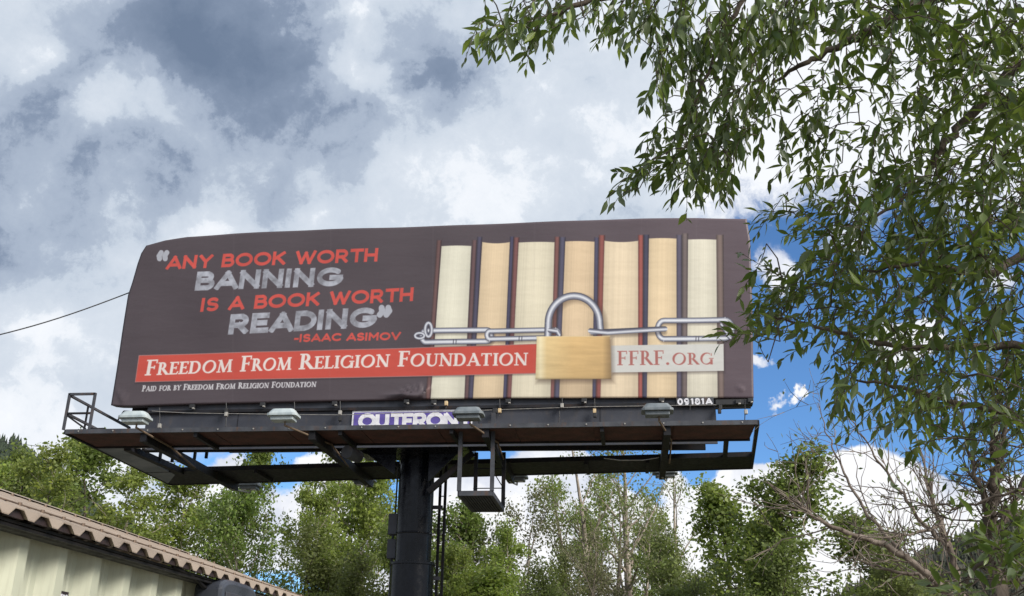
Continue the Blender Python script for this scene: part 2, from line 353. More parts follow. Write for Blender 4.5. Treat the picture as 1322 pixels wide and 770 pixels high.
_g = np.clip((U - 560) / 420, 0, 1)[..., None]; IMG += _g * np.array((.060, .042, .05), np.float32)  # paler towards the right: slight glare put into the print colour
IMG += (np.clip((330 - V) / 60, 0, 1) * .03)[..., None]
IMG += ((fbm(TW, TH, 6, 1) - .5) * .05)[..., None]
AA = .45
def win(u0, v0, u1, v1, pad=3):
    c0 = hy(u0 - pad, (v0 + v1) / 2, PY); c1 = hy(u1 + pad, (v0 + v1) / 2, PY)
    za = min(hy(u, v1 + pad, PY)[2] for u in (u0, u1)); zb = max(hy(u, v0 - pad, PY)[2] for u in (u0, u1))
    xa = min(hy(u0 - pad, v, PY)[0] for v in (v0, v1)); xb = max(hy(u1 + pad, v, PY)[0] for v in (v0, v1))
    return (slice(max(0, int((za - PZ0) * SPM) - 2), min(TH, int((zb - PZ0) * SPM) + 3)), slice(max(0, int((xa - PX0) * SPM) - 2), min(TW, int((xb - PX0) * SPM) + 3)))
def paint(w, d, col, alpha=1.0, soft=AA):
    m = np.clip(.5 - d / (2 * soft), 0, 1) * alpha
    c = np.asarray(col, np.float32)
    if c.ndim == 1: c = c[None, None] / 255.0
    IMG[w] = IMG[w] * (1 - m[..., None]) + c * m[..., None]
def sd_seg(u, v, a, b):
    ax, ay = a; bx, by = b; dx, dy = bx - ax, by - ay; t = np.clip(((u - ax) * dx + (v - ay) * dy) / (dx * dx + dy * dy + 1e-9), 0, 1)
    return np.hypot(u - ax - t * dx, v - ay - t * dy), t
def sd_poly(u, v, P):
    s = sum((P[i][0] * P[(i + 1) % len(P)][1] - P[(i + 1) % len(P)][0] * P[i][1]) for i in range(len(P))); d = None
    if s < 0: P = P[::-1]
    for i in range(len(P)):
        (ax, ay), (bx, by) = P[i], P[(i + 1) % len(P)]; L = math.hypot(bx - ax, by - ay) + 1e-9
        e = ((u - ax) * (by - ay) - (v - ay) * (bx - ax)) / L; d = e if d is None else np.maximum(d, e)
    return d
def quad(P, col, alpha=1, soft=AA):
    w = win(min(p[0] for p in P), min(p[1] for p in P), max(p[0] for p in P), max(p[1] for p in P), 3 + soft * 2)
    paint(w, sd_poly(U[w], V[w], P), col, alpha, soft); return w
Z1 = lambda x, y: (140 + x / 2.962, 270 + y / 2.962)
Z2 = lambda x, y: (520 + x / 2.874, 270 + y / 2.874)
# books
books = [  # x at the top / bottom of the left and right edge, y of the top, colour
    (145, 103, 255, 228, 138, (214, 210, 192)), (295, 260, 397, 372, 123, (214, 192, 160)), (430, 402, 563, 548, 125, (214, 205, 182)), (603, 580, 711, 703, 122, (210, 186, 154)),
    (748, 733, 873, 873, 118, (218, 200, 172)), (913, 905, 1015, 1016, 110, (216, 194, 160)), (1058, 1054, 1163, 1168, 113, (214, 208, 190))]
covers = [(125, 85, 143, 103, 116, (110, 72, 70)), (257, 228, 275, 243, 116, (106, 72, 74)), (275, 243, 293, 260, 104, (74, 68, 96)), (397, 371, 411, 386, 103, (70, 66, 100)), (411, 386, 431, 403, 106, (128, 72, 70)),
          (563, 545, 582, 562, 105, (132, 74, 70)), (582, 562, 603, 581, 106, (80, 76, 104)), (710, 702, 727, 716, 106, (72, 68, 100)), (727, 716, 749, 734, 97, (150, 70, 62)),
          (873, 872, 893, 889, 97, (172, 72, 62)), (893, 889, 913, 906, 96, (66, 64, 92)), (1015, 1015, 1036, 1035, 96, (88, 80, 106)), (1036, 1035, 1058, 1054, 90, (112, 94, 92)), (1163, 1168, 1190, 1192, 95, (124, 100, 92))]
YB = 745
def colpoly(xt0, xb0, xt1, xb1, y0):
    e = lambda xt, xb, y: xt + (xb - xt) * (y - 130) / 570.0
    return [Z2(e(xt0, xb0, y0), y0), Z2(e(xt1, xb1, y0), y0), Z2(e(xt1, xb1, YB), YB), Z2(e(xt0, xb0, YB), YB)]
w = win(535, 283, 975, 540)
sh = np.exp(-np.clip(290 + 12 - V[w], 0, 99) / 6.0)
for (xt0, xb0, xt1, xb1, y0, c) in covers:
    P = colpoly(xt0, xb0, xt1, xb1, y0); w = win(min(p[0] for p in P), P[0][1], max(p[0] for p in P), P[2][1])
    t = np.clip((U[w] - (P[0][0] + (P[3][0] - P[0][0]) * (V[w] - P[0][1]) / (P[3][1] - P[0][1]))) / (P[1][0] - P[0][0]), 0, 1)
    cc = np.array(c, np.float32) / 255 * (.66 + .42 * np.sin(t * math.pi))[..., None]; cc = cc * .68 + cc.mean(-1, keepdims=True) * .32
    paint(w, sd_poly(U[w], V[w], P), cc, 1, .9)
    paint(w, np.abs(t - .97) * 5.0 - .35, (40, 30, 38), .55 * (sd_poly(U[w], V[w], P) < 0), .6)
for bi, (xt0, xb0, xt1, xb1, y0, c) in enumerate(books):
    P = colpoly(xt0, xb0, xt1, xb1, y0); w = win(min(p[0] for p in P), P[0][1] - 4, max(p[0] for p in P), P[2][1])
    wd = P[1][0] - P[0][0]; t = (U[w] - (P[0][0] + (P[3][0] - P[0][0]) * (V[w] - P[0][1]) / (P[3][1] - P[0][1]))) / wd
    tc_ = np.clip(t, 0, 1); rr_ = np.random.default_rng(bi + 3)
    lines = rr_.random(60).astype(np.float32); li = np.interp(tc_ * 59, range(60), lines)
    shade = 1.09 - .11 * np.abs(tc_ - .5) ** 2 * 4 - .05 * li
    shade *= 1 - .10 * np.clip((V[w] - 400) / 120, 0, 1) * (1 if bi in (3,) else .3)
    cc = np.array(c, np.float32) / 255 * shade[..., None]
    vt = P[0][1] + 1.6 * (1 - (2 * tc_ - 1) ** 2) * (1 if bi in (1, 4) else -.4)      # page tops sag between the covers
    d = np.maximum(sd_poly(U[w], V[w], [(P[0][0], P[0][1] - 4), (P[1][0], P[1][1] - 4), P[2], P[3]]), vt - V[w])
    paint(w, d, cc, 1, .6)
def line(pts, r_, col, soft=AA, shade=None, alpha=1.0):
    w = win(min(p[0] for p in pts) - r_ * 2, min(p[1] for p in pts) - r_ * 2, max(p[0] for p in pts) + r_ * 2, max(p[1] for p in pts) + r_ * 2)
    u, v = U[w], V[w]; best = np.full(u.shape, 1e9, np.float32); side = np.zeros_like(best)
    for a_, b_2 in zip(pts[:-1], pts[1:]):
        d, _t = sd_seg(u, v, a_, b_2); nx, ny = -(b_2[1] - a_[1]), b_2[0] - a_[0]; L = math.hypot(nx, ny) + 1e-9
        sdv = ((u - a_[0]) * nx + (v - a_[1]) * ny) / L; m_ = d < best; best = np.where(m_, d, best); side = np.where(m_, sdv, side)
    if shade is None: paint(w, best - r_, col, alpha, soft)
    else:
        t = np.clip(side / r_, -1, 1); paint(w, best - r_, np.stack([np.interp(t, shade[0], [s_[i] / 255 for s_ in shade[1]]) for i in range(3)], -1).astype(np.float32), alpha, soft)
def arc(cx, cy, rx, ry, a0, a1, n=24):
    return [(cx + rx * math.cos(math.radians(a0 + (a1 - a0) * i / n)), cy + ry * math.sin(math.radians(a0 + (a1 - a0) * i / n))) for i in range(n + 1)]
def ell(cx, cy, rx, ry, a0=0, a1=360, n=20): return [(cx + rx * math.cos(math.radians(a0 + (a1 - a0) * i / n)), cy + ry * math.sin(math.radians(a0 + (a1 - a0) * i / n))) for i in range(n + 1)]
def z2(pts): return [Z2(*p) for p in pts]
CH = ([-1, -.6, -.15, .25, .6, 1], [(84, 84, 96), (168, 170, 182), (226, 228, 234), (150, 152, 166), (98, 98, 112), (62, 62, 74)])
CHi = ([-1, -.6, -.25, .15, .6, 1], CH[1][::-1])
# red banner
P = [Z1(118, 562), Z2(510, 503), Z2(506, 609), Z1(103, 660)]
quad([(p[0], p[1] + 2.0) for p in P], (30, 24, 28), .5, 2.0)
quad([(P[0][0] - .8, P[0][1] - .9), (P[1][0], P[1][1] - .9), (P[2][0], P[2][1] + .9), (P[3][0] - .9, P[3][1] + .9)], (168, 120, 118))
quad(P, (192, 78, 66))
# white web address plate
P = [Z2(773, 507), Z2(1190, 500), Z2(1191, 600), Z2(774, 607)]
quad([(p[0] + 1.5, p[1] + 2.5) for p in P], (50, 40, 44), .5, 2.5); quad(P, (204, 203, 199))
# chain
def link(x0, x1, y0, y1, r_, gap=None):
    rc = (y1 - y0) / 2; cy_ = (y0 + y1) / 2
    sk = -.012
    body = [(x0 + rc * .7, y0)] + [(x1 - rc * .8, y0 + sk * (x1 - x0))] + [(p[0], p[1] + sk * (x1 - x0)) for p in arc(x1 - rc * .8, cy_, rc * .8, rc, -90, 90, 10)] + [(x0 + rc * .7, y1)] + arc(x0 + rc * .7, cy_, rc * .7, rc, 90, 270, 10)
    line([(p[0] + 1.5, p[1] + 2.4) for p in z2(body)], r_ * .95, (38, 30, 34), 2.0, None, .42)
    line(z2(body), r_, None, AA, ([-1, -.6, -.2, .2, .6, 1], [(76, 76, 88), (146, 148, 162), (222, 224, 230), (214, 216, 224), (130, 132, 146), (66, 66, 80)]))
    if gap:
        for q in gap: line(z2([(q, y1 - 9), (q - 1, y1 + 8)]), .5, (76, 74, 84))
link(70, 328, 452, 494, 3.6, (188, 198)); link(312, 578, 453, 482, 3.3, (432, 442)); link(945, 1222, 414, 482, 3.6, (1088, 1098))
line(z2(ell(95, 448, 11, 24)), 2.6, None, AA, CH); line(z2(ell(62, 470, 16, 9)), 2.2, None, AA, CH)
line(z2([(1182, 430), (1196, 452), (1206, 470), (1214, 478)]), 2.2, None, AA, CH)
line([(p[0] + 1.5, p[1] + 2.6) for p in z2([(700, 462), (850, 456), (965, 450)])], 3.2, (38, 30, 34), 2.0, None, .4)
line(z2([(702, 457), (850, 451), (972, 445)]), 3.3, None, AA, CHi); 
# padlock
sk_ = [(538, 476), (540, 425)] + arc(635, 425, 95, 102, 180, 360, 26) + [(732, 445)]
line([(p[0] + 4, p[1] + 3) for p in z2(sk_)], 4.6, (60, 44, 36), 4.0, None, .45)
line(z2(sk_), 4.7, None, AA, ([-1, -.65, -.3, 0, .4, .75, 1], [(68, 68, 80), (120, 122, 136), (196, 198, 208), (226, 228, 234), (150, 152, 166), (108, 108, 122), (60, 60, 72)]))
line(z2([(696, 452), (760, 458), (972, 445)]), 3.2, None, AA, CHi)
line(z2([(545, 452), (572, 456), (578, 466)]), 2.8, None, AA, CH)
P = [Z2(497, 475), Z2(768, 472), Z2(773, 631), Z2(492, 633)]
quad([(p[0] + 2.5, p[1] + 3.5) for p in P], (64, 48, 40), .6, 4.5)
w = win(P[0][0] - 4, P[1][1] - 3, P[2][0] + 3, P[3][1] + 4)
t = np.clip((U[w] - P[0][0]) / (P[1][0] - P[0][0]), 0, 1); s_ = np.clip((V[w] - P[0][1]) / 55, 0, 1)
br = (fbm(t.shape[1], t.shape[0], 3, 9, 5, 9) - .5) * .13
gold = np.stack([np.interp(t, [0, .05, .14, .5, .9, 1], [c[i] / 255 for c in ((214, 196, 150), (236, 220, 176), (222, 192, 134), (214, 176, 116), (206, 168, 110), (158, 128, 86))]) for i in range(3)], -1)
gold = (gold * .88 + gold.mean(-1, keepdims=True) * .12) * (1.05 - .10 * s_ + br - .25 * np.clip((s_ - .95) / .05, 0, 1))[..., None]
paint(w, sd_poly(U[w], V[w], P), gold.astype(np.float32), 1, .6)
line([P[0], P[1]], .5, (226, 206, 164), AA, None, .7)
# ---- stroke lettering (heavy sans)
SANS = {  # advance width, strokes; cap height 1
    'A': (.92, [[(0, 0), (.40, 1), (.80, 0)], [(.16, .26), (.64, .26)]]), 'B': (.74, [[(0, 0), (0, 1), (.34, 1)] + ell(.34, .77, .21, .23, 90, -90, 8) + [(0, .54), (.38, .54)] + ell(.38, .27, .24, .27, 90, -90, 8) + [(0, 0)]]),
    'C': (.84, [ell(.46, .5, .46, .5, 48, 312, 18)]), 'D': (.86, [[(0, 0), (0, 1), (.26, 1)] + ell(.26, .5, .46, .5, 90, -90, 12) + [(0, 0)]]), 'E': (.68, [[(.52, 1), (0, 1), (0, 0), (.54, 0)], [(0, .51), (.46, .51)]]),
    'F': (.64, [[(.52, 1), (0, 1), (0, 0)], [(0, .5), (.44, .5)]]), 'G': (.90, [ell(.48, .5, .48, .5, 48, 345, 20) + [(.92, .46), (.55, .46)]]), 'H': (.84, [[(0, 0), (0, 1)], [(.66, 0), (.66, 1)], [(0, .5), (.66, .5)]]),
    'I': (.22, [[(0, 0), (0, 1)]]), 'K': (.78, [[(0, 0), (0, 1)], [(.60, 1), (.04, .44)], [(.2, .6), (.64, 0)]]), 'M': (.98, [[(0, 0), (0, 1), (.40, .38), (.80, 1), (.80, 0)]]), 'N': (.88, [[(0, 0), (0, 1), (.68, 0), (.68, 1)]]),
    'O': (1.06, [ell(.46, .5, .46, .5)]), 'P': (.7, [[(0, 0), (0, 1), (.3, 1)] + ell(.3, .71, .26, .29, 90, -90, 8) + [(0, .42)]]), 'R': (.80, [[(0, 0), (0, 1), (.34, 1)] + ell(.34, .71, .25, .29, 90, -90, 8) + [(0, .42)], [(.32, .42), (.60, 0)]]),
    'S': (.72, [ell(.28, .75, .27, .25, 35, 230, 9) + ell(.28, .25, .29, .26, 60, -145, 10)]), 'T': (.78, [[(0, 1), (.66, 1)], [(.33, 1), (.33, 0)]]), 'U': (.86, [[(0, 1), (0, .38)] + ell(.32, .36, .32, .36, 180, 360, 10) + [(.64, 1)]]),
    'V': (.88, [[(0, 1), (.39, 0), (.78, 1)]]), 'W': (1.24, [[(0, 1), (.29, 0), (.55, .9), (.81, 0), (1.1, 1)]]), 'Y': (.80, [[(0, 1), (.34, .48), (.68, 1)], [(.34, .48), (.34, 0)]]), '-': (.42, [[(0, .38), (.26, .38)]]), ' ': (.42, []),
    '0': (.74, [ell(.28, .5, .28, .5)]), '9': (.72, [ell(.27, .69, .27, .31), [(.54, .69), (.53, .35)] + ell(.27, .3, .26, .3, 0, -130, 8)]), '1': (.40, [[(0, .82), (.17, 1), (.17, 0)]]), '8': (.70, [ell(.27, .75, .22, .24), ell(.27, .27, .27, .27)])}
LEAN = lambda u: (715 - u) / 3340.0 + .025
def text_sans(s, base0, base1, top0, col, wt=.115, colfn=None, gap=.16):
    """base0 -> base1: the line under the first and the last letter, top0: top of the first letter (photo pixels)"""
    adv = 0; pos = []
    for ch in s:
        pos.append(adv); adv += SANS[ch][0] + gap - .02
    ends = [p[0] for st in SANS[s[-1]][1] for p in st]; total = pos[-1] + max(ends) + wt
    ax = np.array(base1) - np.array(base0); ax = ax / total; up = np.array((0., top0[1] - base0[1]))
    b0 = np.array(base0)
    det = ax[0] * up[1] - ax[1] * up[0]
    pts_all = [b0, b0 + up, np.array(base1), np.array(base1) + up]
    w = win(min(p[0] for p in pts_all) - 2, min(p[1] for p in pts_all) - 2, max(p[0] for p in pts_all) + 2, max(p[1] for p in pts_all) + 2)
    bl_ = b0[1] + (U[w] - b0[0]) * ax[1] / ax[0]; du, dv = U[w] - LEAN(U[w]) * (bl_ - V[w]) - b0[0], V[w] - b0[1]; gx = (du * up[1] - dv * up[0]) / det; gy = (ax[0] * dv - ax[1] * du) / det
    asp = math.hypot(*ax) / math.hypot(*up); d = np.full(gx.shape, 9.0, np.float32)
    k_ = 1 - 2 * wt
    for ch, p0 in zip(s, pos):
        for st in SANS[ch][1]:
            if len(st) < 2: continue
            m_ = (gx > p0 - .4) & (gx < p0 + SANS[ch][0] + .5)
            cols_ = np.where(m_.any(0))[0]
            if len(cols_) == 0: continue
            sl = slice(cols_[0], cols_[-1] + 1); X_ = (gx[:, sl]) * asp; Y_ = gy[:, sl]
            for a_, b2 in zip(st[:-1], st[1:]):
                A_ = np.array(((p0 + a_[0] + wt * .9) * asp, wt + a_[1] * k_)); B_ = np.array(((p0 + b2[0] + wt * .9) * asp, wt + b2[1] * k_)); L_ = math.hypot(*(B_ - A_))
                if L_ < 1e-6: continue
                tx, ty = (B_ - A_) / L_; ext = wt if L_ > .18 else wt * .0
                al = (X_ - A_[0]) * tx + (Y_ - A_[1]) * ty; ac = np.abs((X_ - A_[0]) * ty - (Y_ - A_[1]) * tx)
                q = np.maximum(ac - wt, np.abs(al - L_ / 2) - L_ / 2 - ext) + wt
                if ext == 0: q = np.minimum(q, sd_seg(X_, Y_, A_, B_)[0])
                d[:, sl] = np.minimum(d[:, sl], q)
    dd = np.maximum(np.maximum(d - wt, -gy - .01), gy - 1.01) * math.hypot(*up)
    if colfn is not None: colfn(w, dd)
    else: paint(w, dd, col)
def chalk(w, dd):
    n_ = fbm(dd.shape[1], dd.shape[0], 26, 5, 4, 1.0); n3 = fbm(dd.shape[1], dd.shape[0], 5, 6, 3)
    c = (np.array((150, 152, 162), np.float32) / 255)[None, None] * (1.04 + .40 * (n_ - .5) + .16 * (n3 - .5))[..., None]
    paint(w, dd, c, np.clip(.92 + .6 * (n_ - .45), .6, 1))
def coral(w, dd):
    n_ = fbm(dd.shape[1], dd.shape[0], 30, 8, 4, 1.0); paint(w, dd, np.array((196, 80, 72), np.float32) / 255 * (.93 + .14 * n_)[..., None])
text_sans('ANY BOOK WORTH', Z1(218, 232), Z1(1022, 201), Z1(226, 180), None, .118, coral)
text_sans('BANNING', Z1(328, 313), Z1(886, 295), Z1(342, 240), None, .135, chalk)
text_sans('IS A BOOK WORTH', Z1(350, 394), Z1(1158, 352), Z1(358, 341), None, .118, coral)
text_sans('READING', Z1(457, 482), Z1(1014, 452), Z1(468, 404), None, .135, chalk)
text_sans('-ISAAC ASIMOV', Z1(708, 510), Z1(1112, 500), Z1(712, 479), None, .128, coral)
def qmark(x, y, s, flip):
    for dx in (0, 1.15):
        cx_, cy_ = x + dx * s * 1.0, y
        if flip: line([Z1(cx_ + .35 * s, cy_ - .9 * s), Z1(cx_ - .1 * s, cy_ - .2 * s), Z1(cx_, cy_ + .2 * s)], s * .17 / 1.0, (168, 170, 180)); line([Z1(cx_, cy_), Z1(cx_ + .02, cy_ + .35 * s)], s * .15 + .35, (168, 170, 180))
        else: line([Z1(cx_ - .35 * s, cy_ + .9 * s), Z1(cx_ + .2 * s, cy_ + .2 * s), Z1(cx_, cy_ - .2 * s)], s * .17, (168, 170, 180)); line([Z1(cx_, cy_), Z1(cx_ + .02, cy_ - .35 * s)], s * .15 + .35, (168, 170, 180))
qmark(195, 184, 19, True); qmark(1044, 384, 22, False)
# ---- inscriptional serif lettering
T_, t_ = .155, .062
def serif_(x, y, w=.16): return ('r', x - w, y, x + w, y + (.055 if y < .5 else -.055))
def stem(x): return ('r', x - T_ / 2, .0, x + T_ / 2, 1.0)
SER = {
    'A': (.86, [('l', .08, 0, .40, 1.0, t_), ('l', .38, 1.02, .76, 0, T_), ('r', .2, .30, .62, .30 + t_), serif_(.09, 0, .11), serif_(.75, 0, .15)]),
    'B': (.68, [stem(.16), ('d', .16, .75, .36, .25), ('d', .16, .26, .44, .27), serif_(.12, 0, .12), serif_(.12, 1, .12)]),
    'D': (.88, [stem(.16), ('d', .16, .5, .64, .5), serif_(.12, 0, .12), serif_(.12, 1, .12)]),
    'E': (.62, [stem(.16), ('r', .1, .94, .54, 1.0), ('r', .54, .80, .58, 1.0), ('r', .1, .49, .46, .55), ('r', .44, .42, .48, .62), ('r', .1, 0, .56, .06), ('l', .55, .03, .62, .2, .05), serif_(.12, 0, .12), serif_(.12, 1, .12)]),
    'F': (.60, [stem(.16), ('r', .1, .94, .54, 1.0), ('r', .54, .78, .58, 1.0), ('r', .1, .47, .46, .53), ('r', .44, .40, .48, .60), serif_(.16, 0, .16), serif_(.12, 1, .12)]),
    'G': (.92, [('o', .46, .5, .44, .51, 'G'), ('r', .70, .0, .70 + T_, .44), serif_(.77, .49, .15), ('r', .76, .74, .80, .94)]),
    'I': (.34, [stem(.17), serif_(.17, 0, .155), serif_(.17, 1, .155)]),
    'L': (.62, [stem(.16), ('r', .1, 0, .56, .06), ('l', .55, .03, .62, .22, .05), serif_(.14, 0, .14), serif_(.16, 1, .15)]),
    'M': (1.06, [('l', .13, 0, .20, 1, t_), ('l', .18, 1.0, .52, .02, T_), ('l', .50, .02, .84, 1.0, t_), ('l', .84, 1, .92, 0, T_), serif_(.13, 0, .12), serif_(.92, 0, .15), serif_(.14, 1, .1), serif_(.9, 1, .1)]),
    'N': (.92, [('r', .12, 0, .12 + t_, 1), ('l', .12, 1.02, .76, -.02, T_), ('r', .74, 0, .74 + t_, 1), serif_(.15, 0, .13), serif_(.77, 1, .13), serif_(.1, 1, .1)]),
    'O': (.98, [('o', .48, .5, .46, .52, 'O')]),
    'P': (.64, [stem(.16), ('d', .16, .72, .40, .28), serif_(.16, 0, .16), serif_(.12, 1, .12)]),
    'R': (.76, [stem(.16), ('d', .16, .73, .38, .27), ('l', .36, .48, .70, .02, T_), serif_(.16, 0, .16), serif_(.12, 1, .12), ('r', .62, 0, .80, .055)]),
    'T': (.76, [('r', .36 - T_ / 2, 0, .36 + T_ / 2, 1), ('r', .02, .94, .70, 1), ('r', .02, .80, .06, 1), ('r', .66, .80, .70, 1), serif_(.36, 0, .16)]),
    'U': (.86, [('r', .10, .3, .10 + T_, 1), ('u', .42, .32, .32, .34), ('r', .68, .25, .68 + t_, 1), serif_(.17, 1, .15), serif_(.71, 1, .13)]),
    'Y': (.78, [('r', .38 - T_ / 2, 0, .38 + T_ / 2, .5), ('l', .08, 1, .40, .44, T_), ('l', .36, .44, .68, 1, t_), serif_(.38, 0, .16), serif_(.1, 1, .14), serif_(.68, 1, .12)]),
    '.': (.30, [('c', .13, .08, .085)]), ' ': (.36, [])}
def sd_prims(X_, Y_, prims, bold=0.0):
    d = np.full(X_.shape, 9.0, np.float32)
    for p in prims:
        if p[0] == 'r':
            x0, x1, y0, y1 = p[1], p[3], min(p[2], p[4]), max(p[2], p[4]); q = np.maximum(np.abs(X_ - (x0 + x1) / 2) - (x1 - x0) / 2, np.abs(Y_ - (y0 + y1) / 2) - (y1 - y0) / 2)
        elif p[0] == 'l':
            x0, y0, x1, y1, w_ = p[1:]; L = math.hypot(x1 - x0, y1 - y0); tx, ty = (x1 - x0) / L, (y1 - y0) / L
            al = (X_ - x0) * tx + (Y_ - y0) * ty; ac = np.abs((X_ - x0) * ty - (Y_ - y0) * tx); q = np.maximum(np.maximum(ac - w_ / 2, np.abs(al - L / 2) - L / 2), np.maximum(-Y_, Y_ - 1.03))
        elif p[0] == 'c': q = np.hypot(X_ - p[1], Y_ - p[2]) - p[3]
        elif p[0] == 'o':
            cx_, cy_, rx, ry = p[1:5]; o1 = (np.hypot((X_ - cx_) / rx, (Y_ - cy_) / ry) - 1) * min(rx, ry)
            ang = math.radians(-14); ca, sa = math.cos(ang), math.sin(ang); xr = (X_ - cx_) * ca + (Y_ - cy_) * sa; yr = -(X_ - cx_) * sa + (Y_ - cy_) * ca
            i1 = (np.hypot(xr / (rx - T_ * .95), yr / (ry - t_)) - 1) * min(rx - T_, ry - t_); q = np.maximum(o1, -i1)
            if p[5] == 'G': q = np.maximum(q, np.minimum(X_ - .68, Y_ - .78)); q = np.where((X_ > .66) & (Y_ > .22) & (Y_ < .8), 9, q)
        elif p[0] == 'd':
            x0, cy_, rx, ry = p[1:]; o1 = (np.hypot((X_ - x0) / rx, (Y_ - cy_) / ry) - 1) * min(rx, ry); fl = rx * .35
            o1 = np.where(X_ < x0 + fl, np.abs(Y_ - cy_) - ry, (np.hypot((X_ - x0 - fl) / (rx - fl), (Y_ - cy_) / ry) - 1) * min(rx - fl, ry))
            i1 = np.where(X_ < x0 + fl, np.abs(Y_ - cy_) - (ry - t_), (np.hypot((X_ - x0 - fl) / (rx - fl - T_ * .95), (Y_ - cy_) / (ry - t_)) - 1) * min(rx - fl - T_, ry - t_)); q = np.maximum(np.maximum(o1, -i1), x0 - X_)
        elif p[0] == 'u':
            cx_, cy_, rx, ry = p[1:]; o1 = (np.hypot((X_ - cx_) / rx, (Y_ - cy_) / ry) - 1) * min(rx, ry); i1 = (np.hypot((X_ - cx_ - .04) / (rx - T_ * .65), (Y_ - cy_) / (ry - t_ * 1.2)) - 1) * .2; q = np.maximum(np.maximum(o1, -i1), Y_ - cy_)
        d = np.minimum(d, q)
    return d - bold
def text_serif(s, anchors, top0, small, col, gap=.06, bold=.0):
    """s: capitals where the string has them, small capitals for lower case; anchors: [(index of letter, photo px of its left foot)], last = (len, right foot)"""
    pos = []; adv = 0; sc_ = []
    for ch in s:
        k_ = small if ch.islower() else 1.0
        pos.append(adv); sc_.append(k_); adv += (SER[ch.upper()][0] + gap) * k_
    pos.append(adv - gap)
    ai = [a_[0] for a_ in anchors]; au = np.array([a_[1] for a_ in anchors], float); ap = [pos[i] for i in ai]
    up = np.array((0., top0[1] - au[0][1]))
    for i, ch in enumerate(s):
        if ch == ' ': continue
        b0 = np.array([np.interp(pos[i], ap, au[:, 0]), np.interp(pos[i], ap, au[:, 1])])
        # letter pitch in the segment it belongs to
        j = max(0, min(len(ap) - 2, int(np.searchsorted(ap, pos[i], side='right')) - 1)); ax = (au[j + 1] - au[j]) / (ap[j + 1] - ap[j]) * sc_[i]; u2 = up * sc_[i]
        b1 = b0 + ax * SER[ch.upper()][0]
        Q = [b0, b1, b0 + u2, b1 + u2]; w = win(min(q[0] for q in Q) - 1, min(q[1] for q in Q) - 1, max(q[0] for q in Q) + 1, max(q[1] for q in Q) + 1, 2)
        u2 = np.array((LEAN(b0[0]) * -u2[1] - .0, u2[1])); det = ax[0] * u2[1] - ax[1] * u2[0]; du, dv = U[w] - b0[0], V[w] - b0[1]
        gx = (du * u2[1] - dv * u2[0]) / det; gy = (ax[0] * dv - ax[1] * du) / det
        paint(w, sd_prims(gx, gy, SER[ch.upper()][1], bold / max(.6, sc_[i])) * abs(u2[1]), col)
text_serif('Freedom From Religion Foundation', [(0, Z1(139, 636)), (8, Z1(504, 622)), (13, Z1(728, 613)), (22, Z1(1106, 601)), (32, Z2(462, 580))], Z1(148, 578), .80, (222, 212, 208), .07, .018)
text_serif('Paid for by Freedom From Religion Foundation', [(0, Z1(127, 697)), (12, Z1(286, 692)), (20, Z1(412, 690)), (25, Z1(496, 687)), (34, Z1(624, 684)), (44, Z1(793, 680))], Z1(130, 675), .84, (206, 204, 208), .09, .035)
text_serif('FFRF.org', [(0, Z2(796, 580)), (4, Z2(974, 578)), (8, Z2(1152, 576))], Z2(797, 527), .82, (168, 104, 98), .09, .004)
# vertical seams and faint scuffs in the vinyl
for us in (302, 427, 559, 690, 828, 899):
    w = win(us - 4, 283, us + 6, 525); paint(w, np.abs(U[w] - us - (V[w] - 290) * -.006) - .3, (150, 140, 144), .10, 1.2)
IMG = np.clip(IMG * (1 + (fbm(TW, TH, 260, 4, 2)[..., None] - .5) * .02), 0, 1)
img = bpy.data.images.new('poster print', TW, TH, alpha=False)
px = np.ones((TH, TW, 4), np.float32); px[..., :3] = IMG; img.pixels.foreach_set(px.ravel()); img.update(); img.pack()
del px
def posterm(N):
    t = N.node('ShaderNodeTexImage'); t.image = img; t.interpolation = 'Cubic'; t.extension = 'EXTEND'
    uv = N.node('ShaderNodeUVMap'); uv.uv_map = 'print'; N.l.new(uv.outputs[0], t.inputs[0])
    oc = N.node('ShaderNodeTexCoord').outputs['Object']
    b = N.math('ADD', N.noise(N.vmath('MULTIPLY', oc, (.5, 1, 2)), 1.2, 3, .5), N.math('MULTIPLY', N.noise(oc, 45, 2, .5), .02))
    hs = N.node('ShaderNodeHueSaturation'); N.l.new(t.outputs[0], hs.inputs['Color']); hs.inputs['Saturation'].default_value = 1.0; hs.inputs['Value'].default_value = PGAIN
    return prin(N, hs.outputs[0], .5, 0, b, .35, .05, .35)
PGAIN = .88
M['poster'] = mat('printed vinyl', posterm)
M['vinyl_edge'] = simple('vinyl edge', (.10, .085, .10), (.14, .12, .135), 2, .6)

# ------------------------------------------------------------------ billboard
bb = thing('billboard', (-1.9, 22.9, 0), 'large billboard with padlocked books poster on a thick black pole above the trees', 'billboard')
# vinyl outline from its corners, in panel coordinates
top_px = [(188.5, 317.2), (214, 310.5), (241, 306.2), (302, 302), (427, 296), (559, 292), (624, 289.8), (690, 287.4), (777, 284), (828, 282.4), (899, 281.2), (964, 283)]
bot_px = [(143, 523.5), (152, 524.6), (167, 524.8), (200, 523.5), (305, 521), (427, 518), (559, 515.4), (660, 514.6), (873, 513.8), (973, 514.2)]
left_px = [(143, 523.5), (150, 479), (157, 432), (165, 381), (170.4, 364.5), (177, 341), (182, 327), (188.5, 317.2)]
right_px = [(973, 514.2), (971.5, 400), (968.5, 310), (964, 283)]
def para(pts, n):
    P = np.array([hy(u, v, PY)[[0, 2]] for u, v in pts]); s = np.r_[0, np.cumsum(np.hypot(*np.diff(P, axis=0).T))]; s /= s[-1]; t = np.linspace(0, 1, n)
    return np.stack([np.interp(t, s, P[:, 0]), np.interp(t, s, P[:, 1])], 1)
NX, NZ = 300, 90
